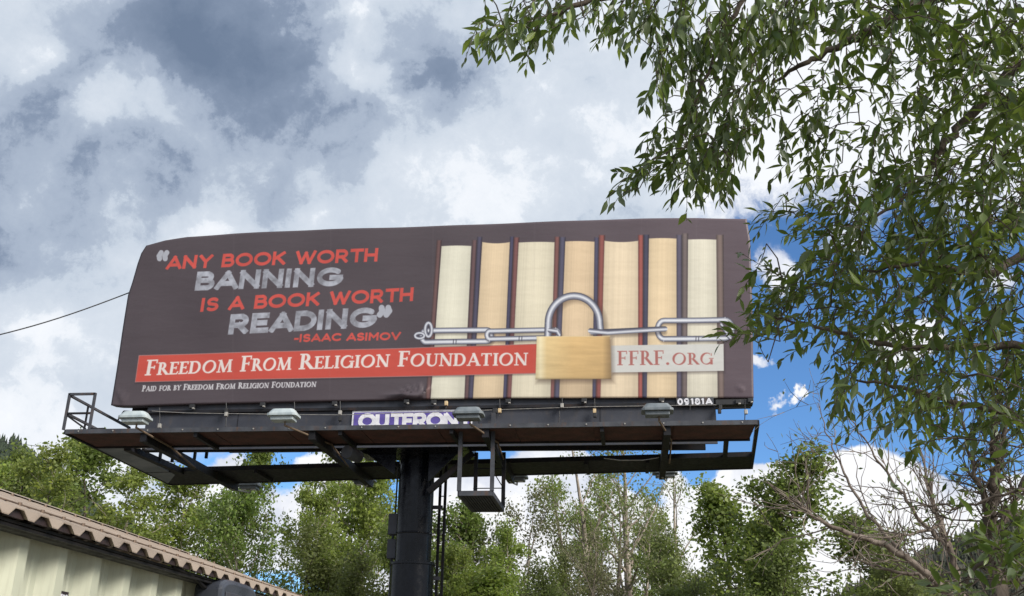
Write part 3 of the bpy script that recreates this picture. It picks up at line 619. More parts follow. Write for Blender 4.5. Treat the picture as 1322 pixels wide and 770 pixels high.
tp, bt, lf, rt = para(top_px, NX), para(bot_px, NX), para(left_px, NZ), para(right_px, NZ)
s = np.linspace(0, 1, NX)[:, None, None]; t = np.linspace(0, 1, NZ)[None, :, None]
gridp = (1 - t) * bt[:, None] + t * tp[:, None] + (1 - s) * lf[None] + s * rt[None] - ((1 - s) * (1 - t) * bt[0] + s * (1 - t) * bt[-1] + (1 - s) * t * tp[0] + s * t * tp[-1])
gx_, gz_ = gridp[..., 0], gridp[..., 1]
yoff = .010 * np.sin(gx_ * 2.6 + gz_) * np.cos(gz_ * 1.3) + .012 * np.sin(gx_ * .9)
def crease(px_, ln, wdt, amp):
    global yoff
    a_ = hy(*px_[0], PY)[[0, 2]]; b2 = hy(*px_[1], PY)[[0, 2]]; d, tt = sd_seg(gx_, gz_, a_, b2); yoff = yoff - amp * np.exp(-(d / wdt) ** 2) * np.sin(np.clip(tt, .02, .98) * math.pi)
for e in ((548, 506), (556, 497), (541, 494), (532, 497), (522, 499), (512, 503), (505, 508), (498, 511)): crease((e, (544, 514)), 0, .03, .09)
for e in ((150, 500), (158, 502), (165, 507)): crease(((e[0], e[1]), (158, 522)), 0, .03, .025)
for e in ((950, 497), (957, 500)): crease((e, (960, 506)), 0, .03, .02)
crease(((485, 510), (545, 512)), 0, .04, .03)
# the sheet wraps back round a frame: edges turn away
m = MB(); nrm_w = .22
Pv = np.stack([gx_, PY + yoff, gz_], -1)
V_ = Pv.reshape(-1, 3); fsq = [(i * NZ + j, (i + 1) * NZ + j, (i + 1) * NZ + j + 1, i * NZ + j + 1) for i in range(NX - 1) for j in range(NZ - 1)]
m.add(V_, fsq)
ring = [(i, 0) for i in range(NX)] + [(NX - 1, j) for j in range(1, NZ)] + [(i, NZ - 1) for i in range(NX - 2, -1, -1)] + [(0, j) for j in range(NZ - 2, 0, -1)]
idx = [i * NZ + j for i, j in ring]; rv = V_[idx]; cen = np.array((-4.6, 0, 10))
b1 = rv + np.array((0, .05, 0)) - (rv - cen) * np.array((.0012, 0, .003)); b2_ = rv + np.array((0, nrm_w, 0)) - (rv - cen) * np.array((.003, 0, .008)); n_r = len(idx)
m.cur = 1; n0 = NX * NZ
m.v += [b1, b2_]
for i in range(n_r):
    j = (i + 1) % n_r; m.f.append((idx[j], idx[i], n0 + i, n0 + j)); m.f.append((n0 + j, n0 + i, n0 + n_r + i, n0 + n_r + j)); m.mi += [1, 1]
m.n += 2 * n_r
vin = m.build('poster', [M['poster'], M['vinyl_edge']], bb, smooth=True, fix=False)
me = vin.data; uvl = me.uv_layers.new(name='print'); co = np.vstack(m.v)
lv = np.zeros(len(me.loops), int); me.loops.foreach_get('vertex_index', lv)
uvs = np.stack([(co[lv, 0] - PX0) / (PX1 - PX0), (co[lv, 2] - PZ0) / (PZ1 - PZ0)], 1); uvl.data.foreach_set('uv', uvs.ravel().astype(np.float32))
me.update()
tag(vin, 'dark printed vinyl poster showing seven books, a brass padlock and the banning quotation')
LIFT = EYE[2]
H0 = 5.25 + LIFT                               # underside of the walkways
apx0, apx1 = hy(188, 545, PY + .08)[0], hy(925, 545, PY + .08)[0]
MB().box(-11.6, 2.7, PY + .30, PY + .42, H0 + .95, 12.0).build('panel_board', M['steel_dark'], bb)
MB().box(apx0, apx1, PY + .09, PY + .14, H0 - .0, 8.1).build('apron', M['apron_paint'], bb)
# apron joints
for q in (-8.9, -6.1, -3.3, -.6):
    MB().box(q, q + .012, PY + .083, PY + .089, H0 + .1, 7.8).build('joint_strip', M['steel_dark'], bb)
# dark hem bar under the vinyl
MB().box(-11.55, 2.68, PY + .02, PY + .16, 7.70, 7.765).build('hem_bar', M['steel_dark'], bb)
MB().box(hy(924, 520, PY)[0], hy(972, 520, PY)[0], PY - .02, PY + .2, hy(950, 522.5, PY)[2], hy(950, 516, PY)[2]).build('corner_bracket', M['wire'], bb)
# rear face of the board and its apron
m = MB(); m.hexa([(-11.7, 23.6, 7.9), (2.8, 22.9, 7.9), (2.8, 23.0, 7.9), (-11.7, 23.7, 7.9)], [(-11.7, 23.6, 12.0), (2.8, 22.9, 12.0), (2.8, 23.0, 12.0), (-11.7, 23.7, 12.0)]); m.build('rear_board', M['steel_dark'], bb)
pr = hz(911, 581, H0); pl = hz(187, 584, H0)
m = MB(); m.hexa([(pl[0], pl[1] - .05, H0), (pr[0], pr[1] - .05, H0), (pr[0], pr[1] + .05, H0), (pl[0], pl[1] + .05, H0)], [(pl[0], pl[1] - .05, 8.0), (pr[0], pr[1] - .05, 8.0), (pr[0], pr[1] + .05, 8.0), (pl[0], pl[1] + .05, 8.0)]); m.build('rear_apron', M['steel_dark'], bb)
# torsion beam
MB().box(-9.5, 1.5, 22.62, 23.2, 7.05, 7.75).build('torsion_beam', M['steel_dark'], bb)
# front walkway
L = hz(83, 559, H0); Rr = hz(978, 548, H0); FY = (L[1] + Rr[1]) / 2; BY = hz(974, 567, H0)[1]
FX0, FX1 = L[0], Rr[0]
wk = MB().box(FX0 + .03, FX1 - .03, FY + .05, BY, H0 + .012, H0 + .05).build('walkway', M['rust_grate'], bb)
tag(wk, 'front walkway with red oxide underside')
np_ = 9
for i in range(np_):        # grating panels under the walk
    a0 = FX0 + .05 + (FX1 - FX0 - .1) * i / np_; a1 = FX0 + .05 + (FX1 - FX0 - .1) * (i + 1) / np_
    MB().box(a0 + .012, a1 - .012, FY + .07, BY - .03, H0, H0 + .012).build('grating_panel', M['rust_grate'], wk)
MB().box(FX0, FX1, FY, FY + .05, H0 - .01, H0 + .085).build('edge_channel', M['lip_paint'], bb)
MB().box(FX0 + .02, FX1 - .02, BY, BY + .06, H0 - .03, H0 + .07).build('back_channel', M['steel_dark'], bb)
for i in range(19):
    xb_ = FX0 + .3 + i * (FX1 - FX0 - .6) / 18; MB().tube([(xb_, FY + .002, H0 + .04), (xb_, FY - .014, H0 + .04)], .016, 6).build('bolt', M['galv'], bb)
# rear walkway
rnR, rfR, rfL, rnL = hz(972, 589, H0), hz(970, 605, H0), hz(220, 626, H0), hz(294.7, 607, H0)
dn = (rnR - rnL) / (rnR[0] - rnL[0]); rnL2 = rnL + dn * (rfL[0] - rnL[0])
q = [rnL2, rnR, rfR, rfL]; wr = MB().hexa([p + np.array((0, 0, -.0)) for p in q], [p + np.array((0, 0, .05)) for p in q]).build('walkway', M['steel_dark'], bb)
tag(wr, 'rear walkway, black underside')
for a_, b2 in ((rnL2, rnR), (rfL, rfR)): MB().bar(a_ + (0, 0, .04), b2 + (0, 0, .04), .06, .11).build('edge_channel', M['steel_dark'], bb)
# side walkway at the far left
i1 = hz(157, 577, H0); i2 = hz(212, 611, H0)
q = [(FX0 + .02, BY + .06, H0), (i1[0], BY + .06, H0), (i1[0] - .05, rnL2[1] + .3, H0), (rfL[0] + .02, rfL[1] - .2, H0)]
MB().hexa([np.array(p) + (0, 0, -.012) for p in q], [np.array(p) + (0, 0, .038) for p in q]).build('side_walkway', M['plate_grey'], bb)
MB().bar((FX0, FY, H0 + .03), (rfL[0], rfL[1], H0 + .03), .06, .10).build('edge_channel', M['steel_dark'], bb)
MB().bar((i1[0] + .1, BY + .1, H0), (i1[0] + .25, rnL2[1], H0), .16, .14).build('cross_beam', M['steel_dark'], bb)
# right end members
MB().bar((FX1, FY, H0 + .03), (rfR[0], rfR[1], H0 + .03), .07, .10).build('end_member', M['steel_dark'], bb)
pm = hz(937, 570, H0); MB().bar((pm[0], BY, H0 + .02), (pm[0] + .1, rnR[1], H0 + .02), .10, .08).build('end_member', M['steel_dark'], bb)
# main cross beams and small brackets
beams = [hz(u, v, H0)[0] for u, v in ((182, 557), (403, 556), (627, 553.5), (861, 550.5))]
for i, bx in enumerate(beams):
    fy_ = rfL[1] + (rfR[1] - rfL[1]) * (bx - rfL[0]) / (rfR[0] - rfL[0])
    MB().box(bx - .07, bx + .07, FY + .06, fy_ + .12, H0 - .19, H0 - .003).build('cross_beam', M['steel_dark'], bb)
for u, v in ((253, 558.5), (439, 555.5), (583, 554), (777, 551.5)):
    x_ = hz(u, v, H0)[0]; MB().box(x_ - .04, x_ + .04, FY + .06, BY + .05, H0 - .10, H0 - .003).build('bracket', M['steel_dark'], bb)
for u in (340, 520, 760, 835):
    p = hz(u, 612, H0)[0]
    yn = rnL[1] + dn[1] * (p - rnL[0]); MB().box(p - .04, p + .04, yn, yn + 1.2, H0 - .09, H0 - .003).build('bracket', M['steel_dark'], bb)
# posts standing between the walkway levels on the left (seen through the gap)
for (u, v) in ((206, 595), (222, 597), (250, 600), (266, 592)):
    p = hz(u, v, H0); MB().box(p[0] - .03, p[0] + .03, p[1] - .03, p[1] + .03, H0, H0 + .9).build('post', M['steel_dark'], bb)
# pole
PXc = hy(536, 660, 22.9)[0]
ang = np.linspace(0, 2 * math.pi, 49)[:-1]
p0 = hy(533, 728, 22.9)
r1 = (hy(556, 680, 22.9)[0] - hy(510.5, 680, 22.9)[0]) / 2
r2 = (hy(556.5, 745, 22.9)[0] - hy(502, 745, 22.9)[0]) / 2
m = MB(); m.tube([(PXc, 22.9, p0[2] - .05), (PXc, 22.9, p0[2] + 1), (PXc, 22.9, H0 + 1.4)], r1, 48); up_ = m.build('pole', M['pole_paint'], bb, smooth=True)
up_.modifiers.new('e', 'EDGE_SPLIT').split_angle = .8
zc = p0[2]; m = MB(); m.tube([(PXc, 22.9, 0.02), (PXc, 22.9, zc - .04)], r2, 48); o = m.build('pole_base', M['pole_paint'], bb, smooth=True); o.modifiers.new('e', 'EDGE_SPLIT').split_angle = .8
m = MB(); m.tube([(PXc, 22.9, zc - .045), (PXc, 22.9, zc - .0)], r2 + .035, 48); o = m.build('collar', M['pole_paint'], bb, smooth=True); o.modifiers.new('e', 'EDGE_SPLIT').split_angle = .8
m = MB(); m.tube([(PXc, 22.9, zc + .62), (PXc, 22.9, zc + .66)], r1 + .008, 48); m.build('weld_ring', M['pole_paint'], bb, smooth=True)
# saddle: half collar and gussets at the pole top
m = MB(); m.tube([(PXc, 22.9, H0 - .02), (PXc, 22.9, H0 + .02)], r1 + .06, 48); m.build('saddle_ring', M['pole_paint'], bb)
gl = MB().prism([(PXc - r1 + .02, H0 - .55), (PXc - r1 + .02, H0 - .0), (PXc - r1 - .85, H0 - .0), (PXc - r1 - .62, H0 - .08)], 'y', 22.3, 22.36).build('gusset', M['pole_paint'], bb)
gr = MB().prism([(PXc + r1 - .02, H0 - .72), (PXc + r1 + .62, H0 - .08), (PXc + r1 + .75, H0 - .0), (PXc + r1 - .02, H0 - .0)], 'y', 22.3, 22.36).build('gusset', M['pole_paint'], bb)
MB().box(PXc - 1.3, PXc + 1.3, 22.0, 23.3, H0 - .0, H0 + .5).build('saddle', M['pole_paint'], bb)
MB().bar((PXc + r1 * .9, 22.5, H0 - .9), (PXc + r1 + .95, 22.5, H0 - .02), .12, .12).build('brace', M['steel_dark'], bb)
# electrical boxes on the pole's left side
for (u0, v0, u1, v1) in ((501.5, 664, 511, 691), (500, 697, 509, 722)):
    a_ = hy(u0, v1, 23.0); b2 = hy(u1, v0, 23.0); MB().box(a_[0], b2[0] + .1, 22.9, 23.15, a_[2], b2[2]).build('switch_box', M['apron_paint'], bb, bevel=.012)
xc_ = hy(506, 700, 22.9)[0]
MB().tube([(xc_, 22.95, .4), (xc_, 22.95, hy(506, 664, 22.9)[2])], .028, 8).build('conduit', M['apron_paint'], bb, smooth=True)
MB().tube([(xc_ + .03, 22.95, hy(506, 664, 22.9)[2]), (xc_ + .03, 22.95, H0 - .25), (xc_ - .25, 22.7, H0 + .02)], .02, 8).build('conduit', M['apron_paint'], bb, smooth=True)
for k_ in range(16):
    an_ = math.pi + (k_ + .5) * math.pi / 16; MB().tube([(PXc + (r2 + .012) * math.cos(an_), 22.9 + (r2 + .012) * math.sin(an_), zc), (PXc + (r2 + .012) * math.cos(an_), 22.9 + (r2 + .012) * math.sin(an_), zc + .03)], .016, 6).build('bolt', M['pole_paint'], bb)
# ladder behind the pole
lx = hy(569, 690, 23.5)[0]
for u in (566, 572.8):
    p = hy(u, 690, 23.5); MB().box(p[0] - .03, p[0] + .03, 23.47, 23.53, .3, H0 - .05).build('ladder_rail', M['steel_dark'], bb)
xa = hy(566, 690, 23.5)[0]; xb = hy(572.8, 690, 23.5)[0]
for i in range(int((H0 - .8) / .32)):
    z_ = .6 + i * .32; MB().tube([(xa, 23.5, z_), (xb, 23.5, z_)], .013, 6).build('rung', M['steel_dark'], bb)
for (u, v) in ((562, 657), (562, 748)):
    p = hy(u, v, 23.4); MB().box(PXc + r1 - .1, xb, 23.2, 23.26, p[2] - .04, p[2] + .04).build('standoff', M['apron_paint'], bb)
# hanging work basket under the front walkway
BZ = hy(612, 637, 20.55)[2]
bfl, bfr, bbr, bbl = hz(592, 639, BZ), hz(632.5, 638, BZ), hz(651, 659, BZ), hz(611, 660, BZ)
bx0, bx1, by0, by1 = (bfl[0] + bbl[0]) / 2, (bfr[0] + bbr[0]) / 2, (bfl[1] + bfr[1]) / 2, (bbr[1] + bbl[1]) / 2
fl = MB().box(bx0, bx1, by0, by1, BZ + .02, BZ + .05).build('basket_floor', M['lip_paint'], bb); tag(fl, 'grey slatted floor of the hanging work basket')
for i in range(11):
    a_ = bx0 + .05 + (bx1 - bx0 - .1) * i / 10; MB().box(a_ - .012, a_ + .012, by0 + .03, by1 - .03, BZ - .012, BZ + .02).build('slat', M['lip_paint'], fl)
for (xa_, xb_, ya_, yb_) in ((bx0, bx1, by0 - .03, by0 + .03), (bx0, bx1, by1 - .03, by1 + .03), (bx0 - .03, bx0 + .03, by0, by1), (bx1 - .03, bx1 + .03, by0, by1)):
    MB().box(xa_, xb_, ya_, yb_, BZ - .03, BZ + .07).build('basket_frame', M['lip_paint'], fl)
for (x_, y_) in ((bx0, by0), (bx1, by0), (bx0 + .05, by1), (bx1, by1)):
    MB().box(x_ - .04, x_ + .04, y_ - .04, y_ + .04, BZ + .07, H0 + (.4 if y_ == by0 else .0)).build('basket_post', M['lip_paint'] if y_ == by0 else M['steel_dark'], bb)
for f_ in (.38, .72):
    z_ = BZ + (H0 - BZ) * f_
    MB().tube([(bx0, by1, z_), (bx1, by1, z_)], .012, 6).build('basket_rail', M['steel_dark'], bb)
    MB().tube([(bx1, by0, z_), (bx1, by1, z_)], .012, 6).build('basket_rail', M['steel_dark'], bb)
# end railing, left
zt = hy(105, 508.7, FY)[2]; zm = hy(105, 533.5, FY)[2]; xl = hy(85, 534, FY)[0]; xr = hy(118, 534, FY)[0]
rl = thing('railing_part', (0, 0, 0), None, None); bpy.data.objects.remove(rl)
yb = hz(163.6, 547.4, zt)[1]
def rb(a_, b2, w_=.05): return MB().bar(a_, b2, w_).build('railing', M['lip_paint'] if w_ > .04 else M['steel_dark'], bb)
rb((xl, FY + .02, H0 + .08), (xl, FY + .02, zt + .02)); rb((xr, FY + .02, H0 + .08), (xr, FY + .02, zt + .02)); rb((xl, FY + .02, zt), (xr, FY + .02, zt)); rb((xl, FY + .02, zm), (xr, FY + .02, zm), .04)
rb((xl, FY + .02, zt - .02), (xl, yb + .3, zt - .02)); rb((xl, FY + .02, zm), (xl, yb + .3, zm)); rb((xl, yb + .3, H0 + .05), (xl, yb + .3, zt)); rb((xl, FY + .85, H0 + .05), (xl, FY + .85, zt), .035)
rb((xl + .03, FY + .03, zm - .05), (xr - .1, FY + .05, H0 + .1), .035); rb((xr, FY + .03, zm - .35), (xr + .35, FY + .03, H0 + .1), .03)
# tangle of thin hooks by the first lamp
rb(hy(152, 543, 21), hy(160, 531, 21), .025); rb(hy(160, 531, 21), hy(168, 531.5, 21), .025); rb(hy(155, 536, 21), hy(166, 545, 21), .025)
# floodlights
def floodlight(p, arm_from, mt, rear=False):
    x, y, z = p; w_, dpt = .31, .20
    def ringp(w2, d2, z2_, k_=.07):
        pts = []
        for sx, sy, a0 in ((1, 1, 0), (-1, 1, 90), (-1, -1, 180), (1, -1, 270)):
            for q_ in (0, 45, 90): an_ = math.radians(a0 + q_); pts.append((x + sx * (w2 - k_) + k_ * math.cos(an_), y + sy * (d2 - k_) + k_ * math.sin(an_), z2_))
        return pts
    m = MB(); rings = [ringp(w_ * .62, dpt * .6, z + .135), ringp(w_ * .72, dpt * .7, z + .13), ringp(w_ * .93, dpt * .93, z + .04), ringp(w_, dpt, z + .03), ringp(w_, dpt, z - .015), ringp(w_ * .80, dpt * .8, z - .02)]
    n_ = 12; vs = [q_ for r_ in rings for q_ in r_]; fs = [tuple(range(n_))] + [tuple((len(rings) - 1) * n_ + i for i in range(n_))[::-1]]
    for i in range(len(rings) - 1): fs += [(i * n_ + j, i * n_ + (j + 1) % n_, (i + 1) * n_ + (j + 1) % n_, (i + 1) * n_ + j) for j in range(n_)]
    m.add(vs, fs); h = m.build('floodlight', mt, bb)
    MB().box(x - w_ * .76, x + w_ * .76, y - dpt * .7, y + dpt * .7, z - .10, z - .02).build('ballast_box', mt, h, bevel=.015)
    MB().tube([(x + .03, y + .02, z - .10), (x + .03, y + .02, z - .18), (arm_from[0], arm_from[1], arm_from[2])], .022, 8).build('lamp_arm', M['brown_arm'] if not rear else M['galv'], h)
    if rear:
        for dx in (-.13, .13): MB().box(x + dx - .06, x + dx + .06, y - .06, y + .06, z - .112, z - .10).build('glare_shield', M['white_paint'], h)
    return h
LY = 19.45
for (u, v), bx, mt_ in zip(((175, 541), (366.5, 538), (605, 536), (848.5, 531.5)), beams, ('lamp_light', 'lamp_light', 'lamp_grey', 'lamp_grey')):
    p = hy(u, v, LY); floodlight(p, (bx + .12, FY + 1.1, H0 - .05), M[mt_])
    MB().tube([(bx + .12, FY + 1.1, H0 - .04), (bx + .12, FY + 2.6, H0 - .21)], .02, 6).build('lamp_stay', M['brown_arm'], bb)
for (u, v), bx in zip(((322, 627.5), (470, 621), (666, 617), (858.5, 611.5)), beams):
    ry = rfL[1] + .4 + (rfR[1] - rfL[1]) * (bx - rfL[0]) / (rfR[0] - rfL[0]); p = hy(u, v, ry + .35); floodlight(p, (bx, ry - .6, H0 - .2), M['lamp_grey'], True)
# drum on the second beam
p = hz(459, 588, H0 - .3); m = MB().tube([(p[0] - .1, p[1] - .35, p[2]), (p[0] + .02, p[1] + .15, p[2])], .14, 16); m.build('drum', M['lip_paint'], bb)
# white junction box in the left gap
p = hz(181, 577.5, H0 + .05); MB().box(p[0] - .12, p[0] + .12, p[1] - .06, p[1] + .06, p[2] - .02, p[2] + .10).build('junction_box', M['white_paint'], bb)
# clips under the vinyl, ratchets and the safety cable
def blob(u, v, y, w_, h_, name, mt_): 
    p = hy(u, v, y); return MB().box(p[0] - w_ / 2, p[0] + w_ / 2, y - .03, y + .05, p[2] - h_ / 2, p[2] + h_ / 2).build(name, mt_, bb, bevel=.008)
for (u, v) in ((248, 525), (339, 522.5), (432, 521), (525, 518.5), (560, 519.5), (656, 518), (754, 517.5), (854, 516.5), (953, 519), (969, 517)):
    blob(u, v, PY - .03, .12, .09, 'clip', M['wire']); blob(u + 1.5, v + 2.5, PY - .06, .05, .03, 'clip_screw', M['galv'])
for (u, v0, v1) in ((206, 527, 552), (292, 520, 551), (380, 519, 533), (439, 518, 548), (576, 517, 528), (645, 516, 538), (725.5, 514, 530), (767.5, 515, 536), (722, 530, 548), (891, 514, 530), (961.5, 516, 552)):
    a_ = hy(u, v0, PY - .02); b2 = hy(u - .5, v1, PY - .02); MB().tube([a_, (a_ + b2) / 2 + (.01, 0, 0), b2], .011, 5).build('strap', M['wire'], bb)
for (u, v, c) in ((292, 535, 'galv'), (439, 533, 'galv'), (576, 521, 'frayed'), (645, 530.5, 'frayed'), (725.5, 524, 'galv'), (767.5, 531, 'frayed'), (206, 550, 'galv'), (292, 530, 'wire'), (963, 532, 'galv'), (768, 536, 'wire'), (929, 531, 'wire'), (439, 541, 'wire'), (930, 526, 'wire')):
    blob(u, v, PY - .05, .07, .10, 'ratchet', M[c])
blob(639, 530.5, PY - .05, .10, .11, 'ratchet', M['wire'])
cab = [hy(u, v, PY - .06) for u, v in ((196, 531), (240, 533.5), (380, 535.5), (440, 536), (576, 532), (650, 529), (760, 525.5), (830, 524.5), (925, 523))]
MB().tube(cab, .008, 5).build('cable', M['galv'], bb)
cab = [hz(u, v, H0 - .06) for u, v in ((780, 592), (800, 594.5), (830, 594.5), (851, 591))]
MB().tube(cab, .012, 5).build('cable', M['galv'], bb)
# walkway-level wires behind
for (u0, v0, u1, v1) in ((866, 607, 884, 607),):
    pass
# name plate under the poster
def glyph_mesh(m, s, org, ax, up, wt, y, depth, gap=.16):
    """stroke letters as small raised bars: org, ax (per unit advance), up (cap height) are (x, z) on the plane y"""
    adv = 0; org = np.array(org); ax = np.array(ax); up = np.array(up); k_ = 1 - 2 * wt; lay = 0
    for ch in s:
        for st in SANS[ch][1]:
            for a_, b2 in zip(st[:-1], st[1:]):
                P0 = org + ax * (adv + a_[0] + wt) + up * (wt + a_[1] * k_); P1 = org + ax * (adv + b2[0] + wt) + up * (wt + b2[1] * k_)
                L_ = np.hypot(*(P1 - P0))
                if L_ < 1e-6: continue
                d = (P1 - P0) / L_; nn = np.array((-d[1], d[0])); r_ = wt * np.hypot(*up); e_ = r_ * .35
                lay = (lay + 1) % 7; yy = y - depth - lay * .0006
                q = [P0 - d * e_ - nn * r_, P1 + d * e_ - nn * r_, P1 + d * e_ + nn * r_, P0 - d * e_ + nn * r_]
                m.add([(c[0], yy, c[1]) for c in q] + [(c[0], y, c[1]) for c in q], [(0, 1, 2, 3), (4, 7, 6, 5), (0, 4, 5, 1), (1, 5, 6, 2), (2, 6, 7, 3), (3, 7, 4, 0)])
        adv += SANS[ch][0] + gap
    return adv
def glyph_len(s, gap=.16): return sum(SANS[c][0] + gap for c in s) - gap
SY = PY + .055
tl, tr2, bl = hy(455.2, 530.7, SY), hy(610, 528.2, SY), hy(455, 556, SY)
sp = MB(); sp.hexa([(tl[0], SY, tl[2] - .46), (tr2[0], SY, tl[2] - .46), (tr2[0], SY + .03, tl[2] - .46), (tl[0], SY + .03, tl[2] - .46)], [(tl[0], SY, tl[2]), (tr2[0], SY, tr2[2]), (tr2[0], SY + .03, tr2[2]), (tl[0], SY + .03, tl[2])])
sign = sp.build('name_plate', M['white_paint'], bb); tag(sign, 'purple and white OUTFRONT name plate under the poster')
f2 = MB().box(tl[0] + .045, tr2[0] - .045, SY - .008, SY - .002, tl[2] - .44, tl[2] - .045); f2.build('name_field', M['purple'], sign)
m = MB(); g0 = hy(462, 553, SY); wtot = hy(607, 550, SY)[0] - g0[0]; capz = hy(500, 533.5, SY)[2]; g0z = capz - .37
glyph_mesh(m, 'OUTFRONT', (g0[0], g0z), (wtot / glyph_len('OUTFRONT', .06), 0), (0, .37), .13, SY - .008, .004, .06)
m.build('lettering', M['white_paint'], sign, fix=False)
m = MB(); glyph_mesh(m, 'OUTFRONT', (g0[0], g0z), (wtot / glyph_len('OUTFRONT', .06), 0), (0, .37), .022, SY - .0135, .003, .06)
# number plate
a_ = hy(873.5, 524.5, PY + .02); b2 = hy(921, 514.5, PY + .02)
npz = MB().box(a_[0], b2[0], PY + .0, PY + .02, a_[2], b2[2] + .02).build('number_plate', M['lip_paint'], bb); tag(npz, 'number plate reading 09181A')
m = MB(); wtt = (b2[0] - a_[0] - .06) / glyph_len('09181A', .2); glyph_mesh(m, '09181A', (a_[0] + .02, a_[2] + .015), (wtt, 0), (0, b2[2] - a_[2] - .01), .12, PY, .004, .2)
m.build('lettering', M['white_paint'], npz, fix=False)

# ------------------------------------------------------------------ power cables
def cable(pts, r_, label):
    o = MB().tube(pts, r_, 5).build('power_cable', M['wire'], None); return tag(o, label, 'cable')
a_, b2 = hy(172, 376, 22.25), hy(-60, 446, 20.5)
n_ = 14; pts = [a_ + (b2 - a_) * i / n_ - np.array((0, 0, .25 * math.sin(math.pi * i / n_) * .5)) for i in range(n_ + 1)] + [b2 + (b2 - a_) * 2.2 + np.array((0, 0, 1.2))]
cable(pts, .016, 'black overhead cable running from the left frame edge to the poster back')
cable([hy(-200, 545, 60), hy(10, 571, 60), hy(90, 582.5, 60), hy(260, 600, 60)], .018, 'thin distant wire just above the treetops at the far left')

# ------------------------------------------------------------------ metal building at the lower left
WX, RX = -3.3, -3.05
zwall = EYE[2] + .251 * 3.15; zt0 = EYE[2] + .2715 * 3.05; ztt = EYE[2] + .285 * 3.05
bd_ = thing('metal_building', (-4.2, 8, 0), 'low cream sheet metal building with a tan corrugated roof in the lower left corner', 'building')
ribY0 = 1.6039 * 3.3 - .02; pitch = .122 * 3.3
eave = ztt - .05
def wall_sheet(y0, first):
    """one wall sheet: pan with two shallow minor ribs and one deep trapezoid rib"""
    m = MB(); prof = [(0, .0), (.07, 0.0), (.08, .006), (.095, .006), (.105, 0), (.165, 0), (.175, .006), (.19, .006), (.2, 0), (pitch - .165, 0.0), (pitch - .095, .078), (pitch - .012, .078), (pitch, .0)]
    v0 = [(WX + d, y0 + p, .1) for p, d in prof]; v1 = [(WX + d, y0 + p, eave) for p, d in prof]; n_ = len(prof)
    bk = [(WX - .02, y0, .1), (WX - .02, y0 + pitch, .1), (WX - .02, y0, eave), (WX - .02, y0 + pitch, eave)]
    m.add(v0 + v1 + bk, [(i, i + 1, n_ + i + 1, n_ + i) for i in range(n_ - 1)] + [(2 * n_, 2 * n_ + 2, 2 * n_ + 3, 2 * n_ + 1)])
    return m
proto = None
nk = 0
for i in range(-7, 12):
    y0 = ribY0 + i * pitch - (pitch - .012)
    if proto is None: proto = wall_sheet(y0, True).build('wall_sheet', M['wall_cream'], bd_, fix=False); base_y = y0
    else: c = proto.copy(); COL.objects.link(c); c.location = proto.location + Vector((0, y0 - base_y, 0))
YA, YBd = ribY0 - 7 * pitch - (pitch - .012), ribY0 + 12 * pitch - (pitch - .012)
RW = -4.95     # ridge x
zr = ztt + .33 * (-RX + RW) * -1
back = RW - (RX - RW)
MB().box(back + .25, WX - .03, YA - .04, YA, 0.02, eave - .02).build('end_wall', M['wall_cream'], bd_)
MB().box(back + .25, WX - .03, YBd, YBd + .04, 0.02, eave - .02).build('end_wall', M['wall_cream'], bd_)
MB().box(back + .22, back + .25, YA, YBd, 0.02, eave - .02).build('rear_wall', M['wall_cream'], bd_)
MB().box(WX - .06, WX + .07, YA, YBd, 0, .1).build('plinth', M['gutter'], bd_)
# roof: corrugated sheets, trapezoid flutes run from the eave to the ridge
tp_ = .0765 * 3.05; hgt = ztt - zt0
def roof_sheet(y0, nfl, side):
    m = MB(); prof = []
    for q_ in range(nfl):
        prof += [(q_ * tp_, -hgt), (q_ * tp_ + tp_ * .18, -hgt), (q_ * tp_ + tp_ * .40, 0), (q_ * tp_ + tp_ * .72, 0), (q_ * tp_ + tp_ * .94, -hgt)]
    prof.append((nfl * tp_, -hgt)); n_ = len(prof); th_ = .006
    xe, xr_ = (RX, RW) if side > 0 else (back, RW)
    vs = [(xe, y0 + p, ztt + h_) for p, h_ in prof] + [(xr_, y0 + p, zr + h_) for p, h_ in prof] + [(xe, y0 + p, ztt + h_ - th_) for p, h_ in prof] + [(xr_, y0 + p, zr + h_ - th_) for p, h_ in prof]
    fs = []
    for i in range(n_ - 1): fs += [(i, i + 1, n_ + i + 1, n_ + i), (2 * n_ + i + 1, 2 * n_ + i, 3 * n_ + i, 3 * n_ + i + 1), (i + 1, i, 2 * n_ + i, 2 * n_ + i + 1)]
    return m.add(vs, fs)
toothY0 = 1.591 * 3.05 - tp_ * .56
NF = 4; rp = None
for side in (1, -1):
    rp = None
    for i in range(-3, 7):
        y0 = toothY0 + i * NF * tp_
        if rp is None:
            rp = roof_sheet(y0, NF, side).build('roof_sheet', M['roof_tan'], bd_, fix=False); b_y = y0
            kids = []
            if side > 0:
                for q_ in range(NF):
                    for s_x in (.30, 1.55):
                        zz_ = ztt + .33 * s_x + .004
                        kids.append(MB().tube([(RX - s_x, y0 + (q_ + .56) * tp_, zz_ - .006), (RX - s_x, y0 + (q_ + .56) * tp_, zz_ + .012)], .011, 6).build('screw', M['screw'], rp))
        else:
            c = rp.copy(); COL.objects.link(c); c.location = rp.location + Vector((0, y0 - b_y, 0))
            for kd in kids: c2 = kd.copy(); COL.objects.link(c2); c2.parent = c
cm_ = MB()
for q_ in range(-3 * NF, 7 * NF):
    yq = toothY0 + q_ * tp_
    cm_.prism([(yq + tp_ * .19, ztt - hgt - .004), (yq + tp_ * .93, ztt - hgt - .004), (yq + tp_ * .72, ztt - .008), (yq + tp_ * .40, ztt - .008)], 'x', RX - .045, RX - .022)
cm_.build('flute_shade_fill', M['sign_black'], bd_)  # black fillers stand in for the shade inside the hollow roof flutes
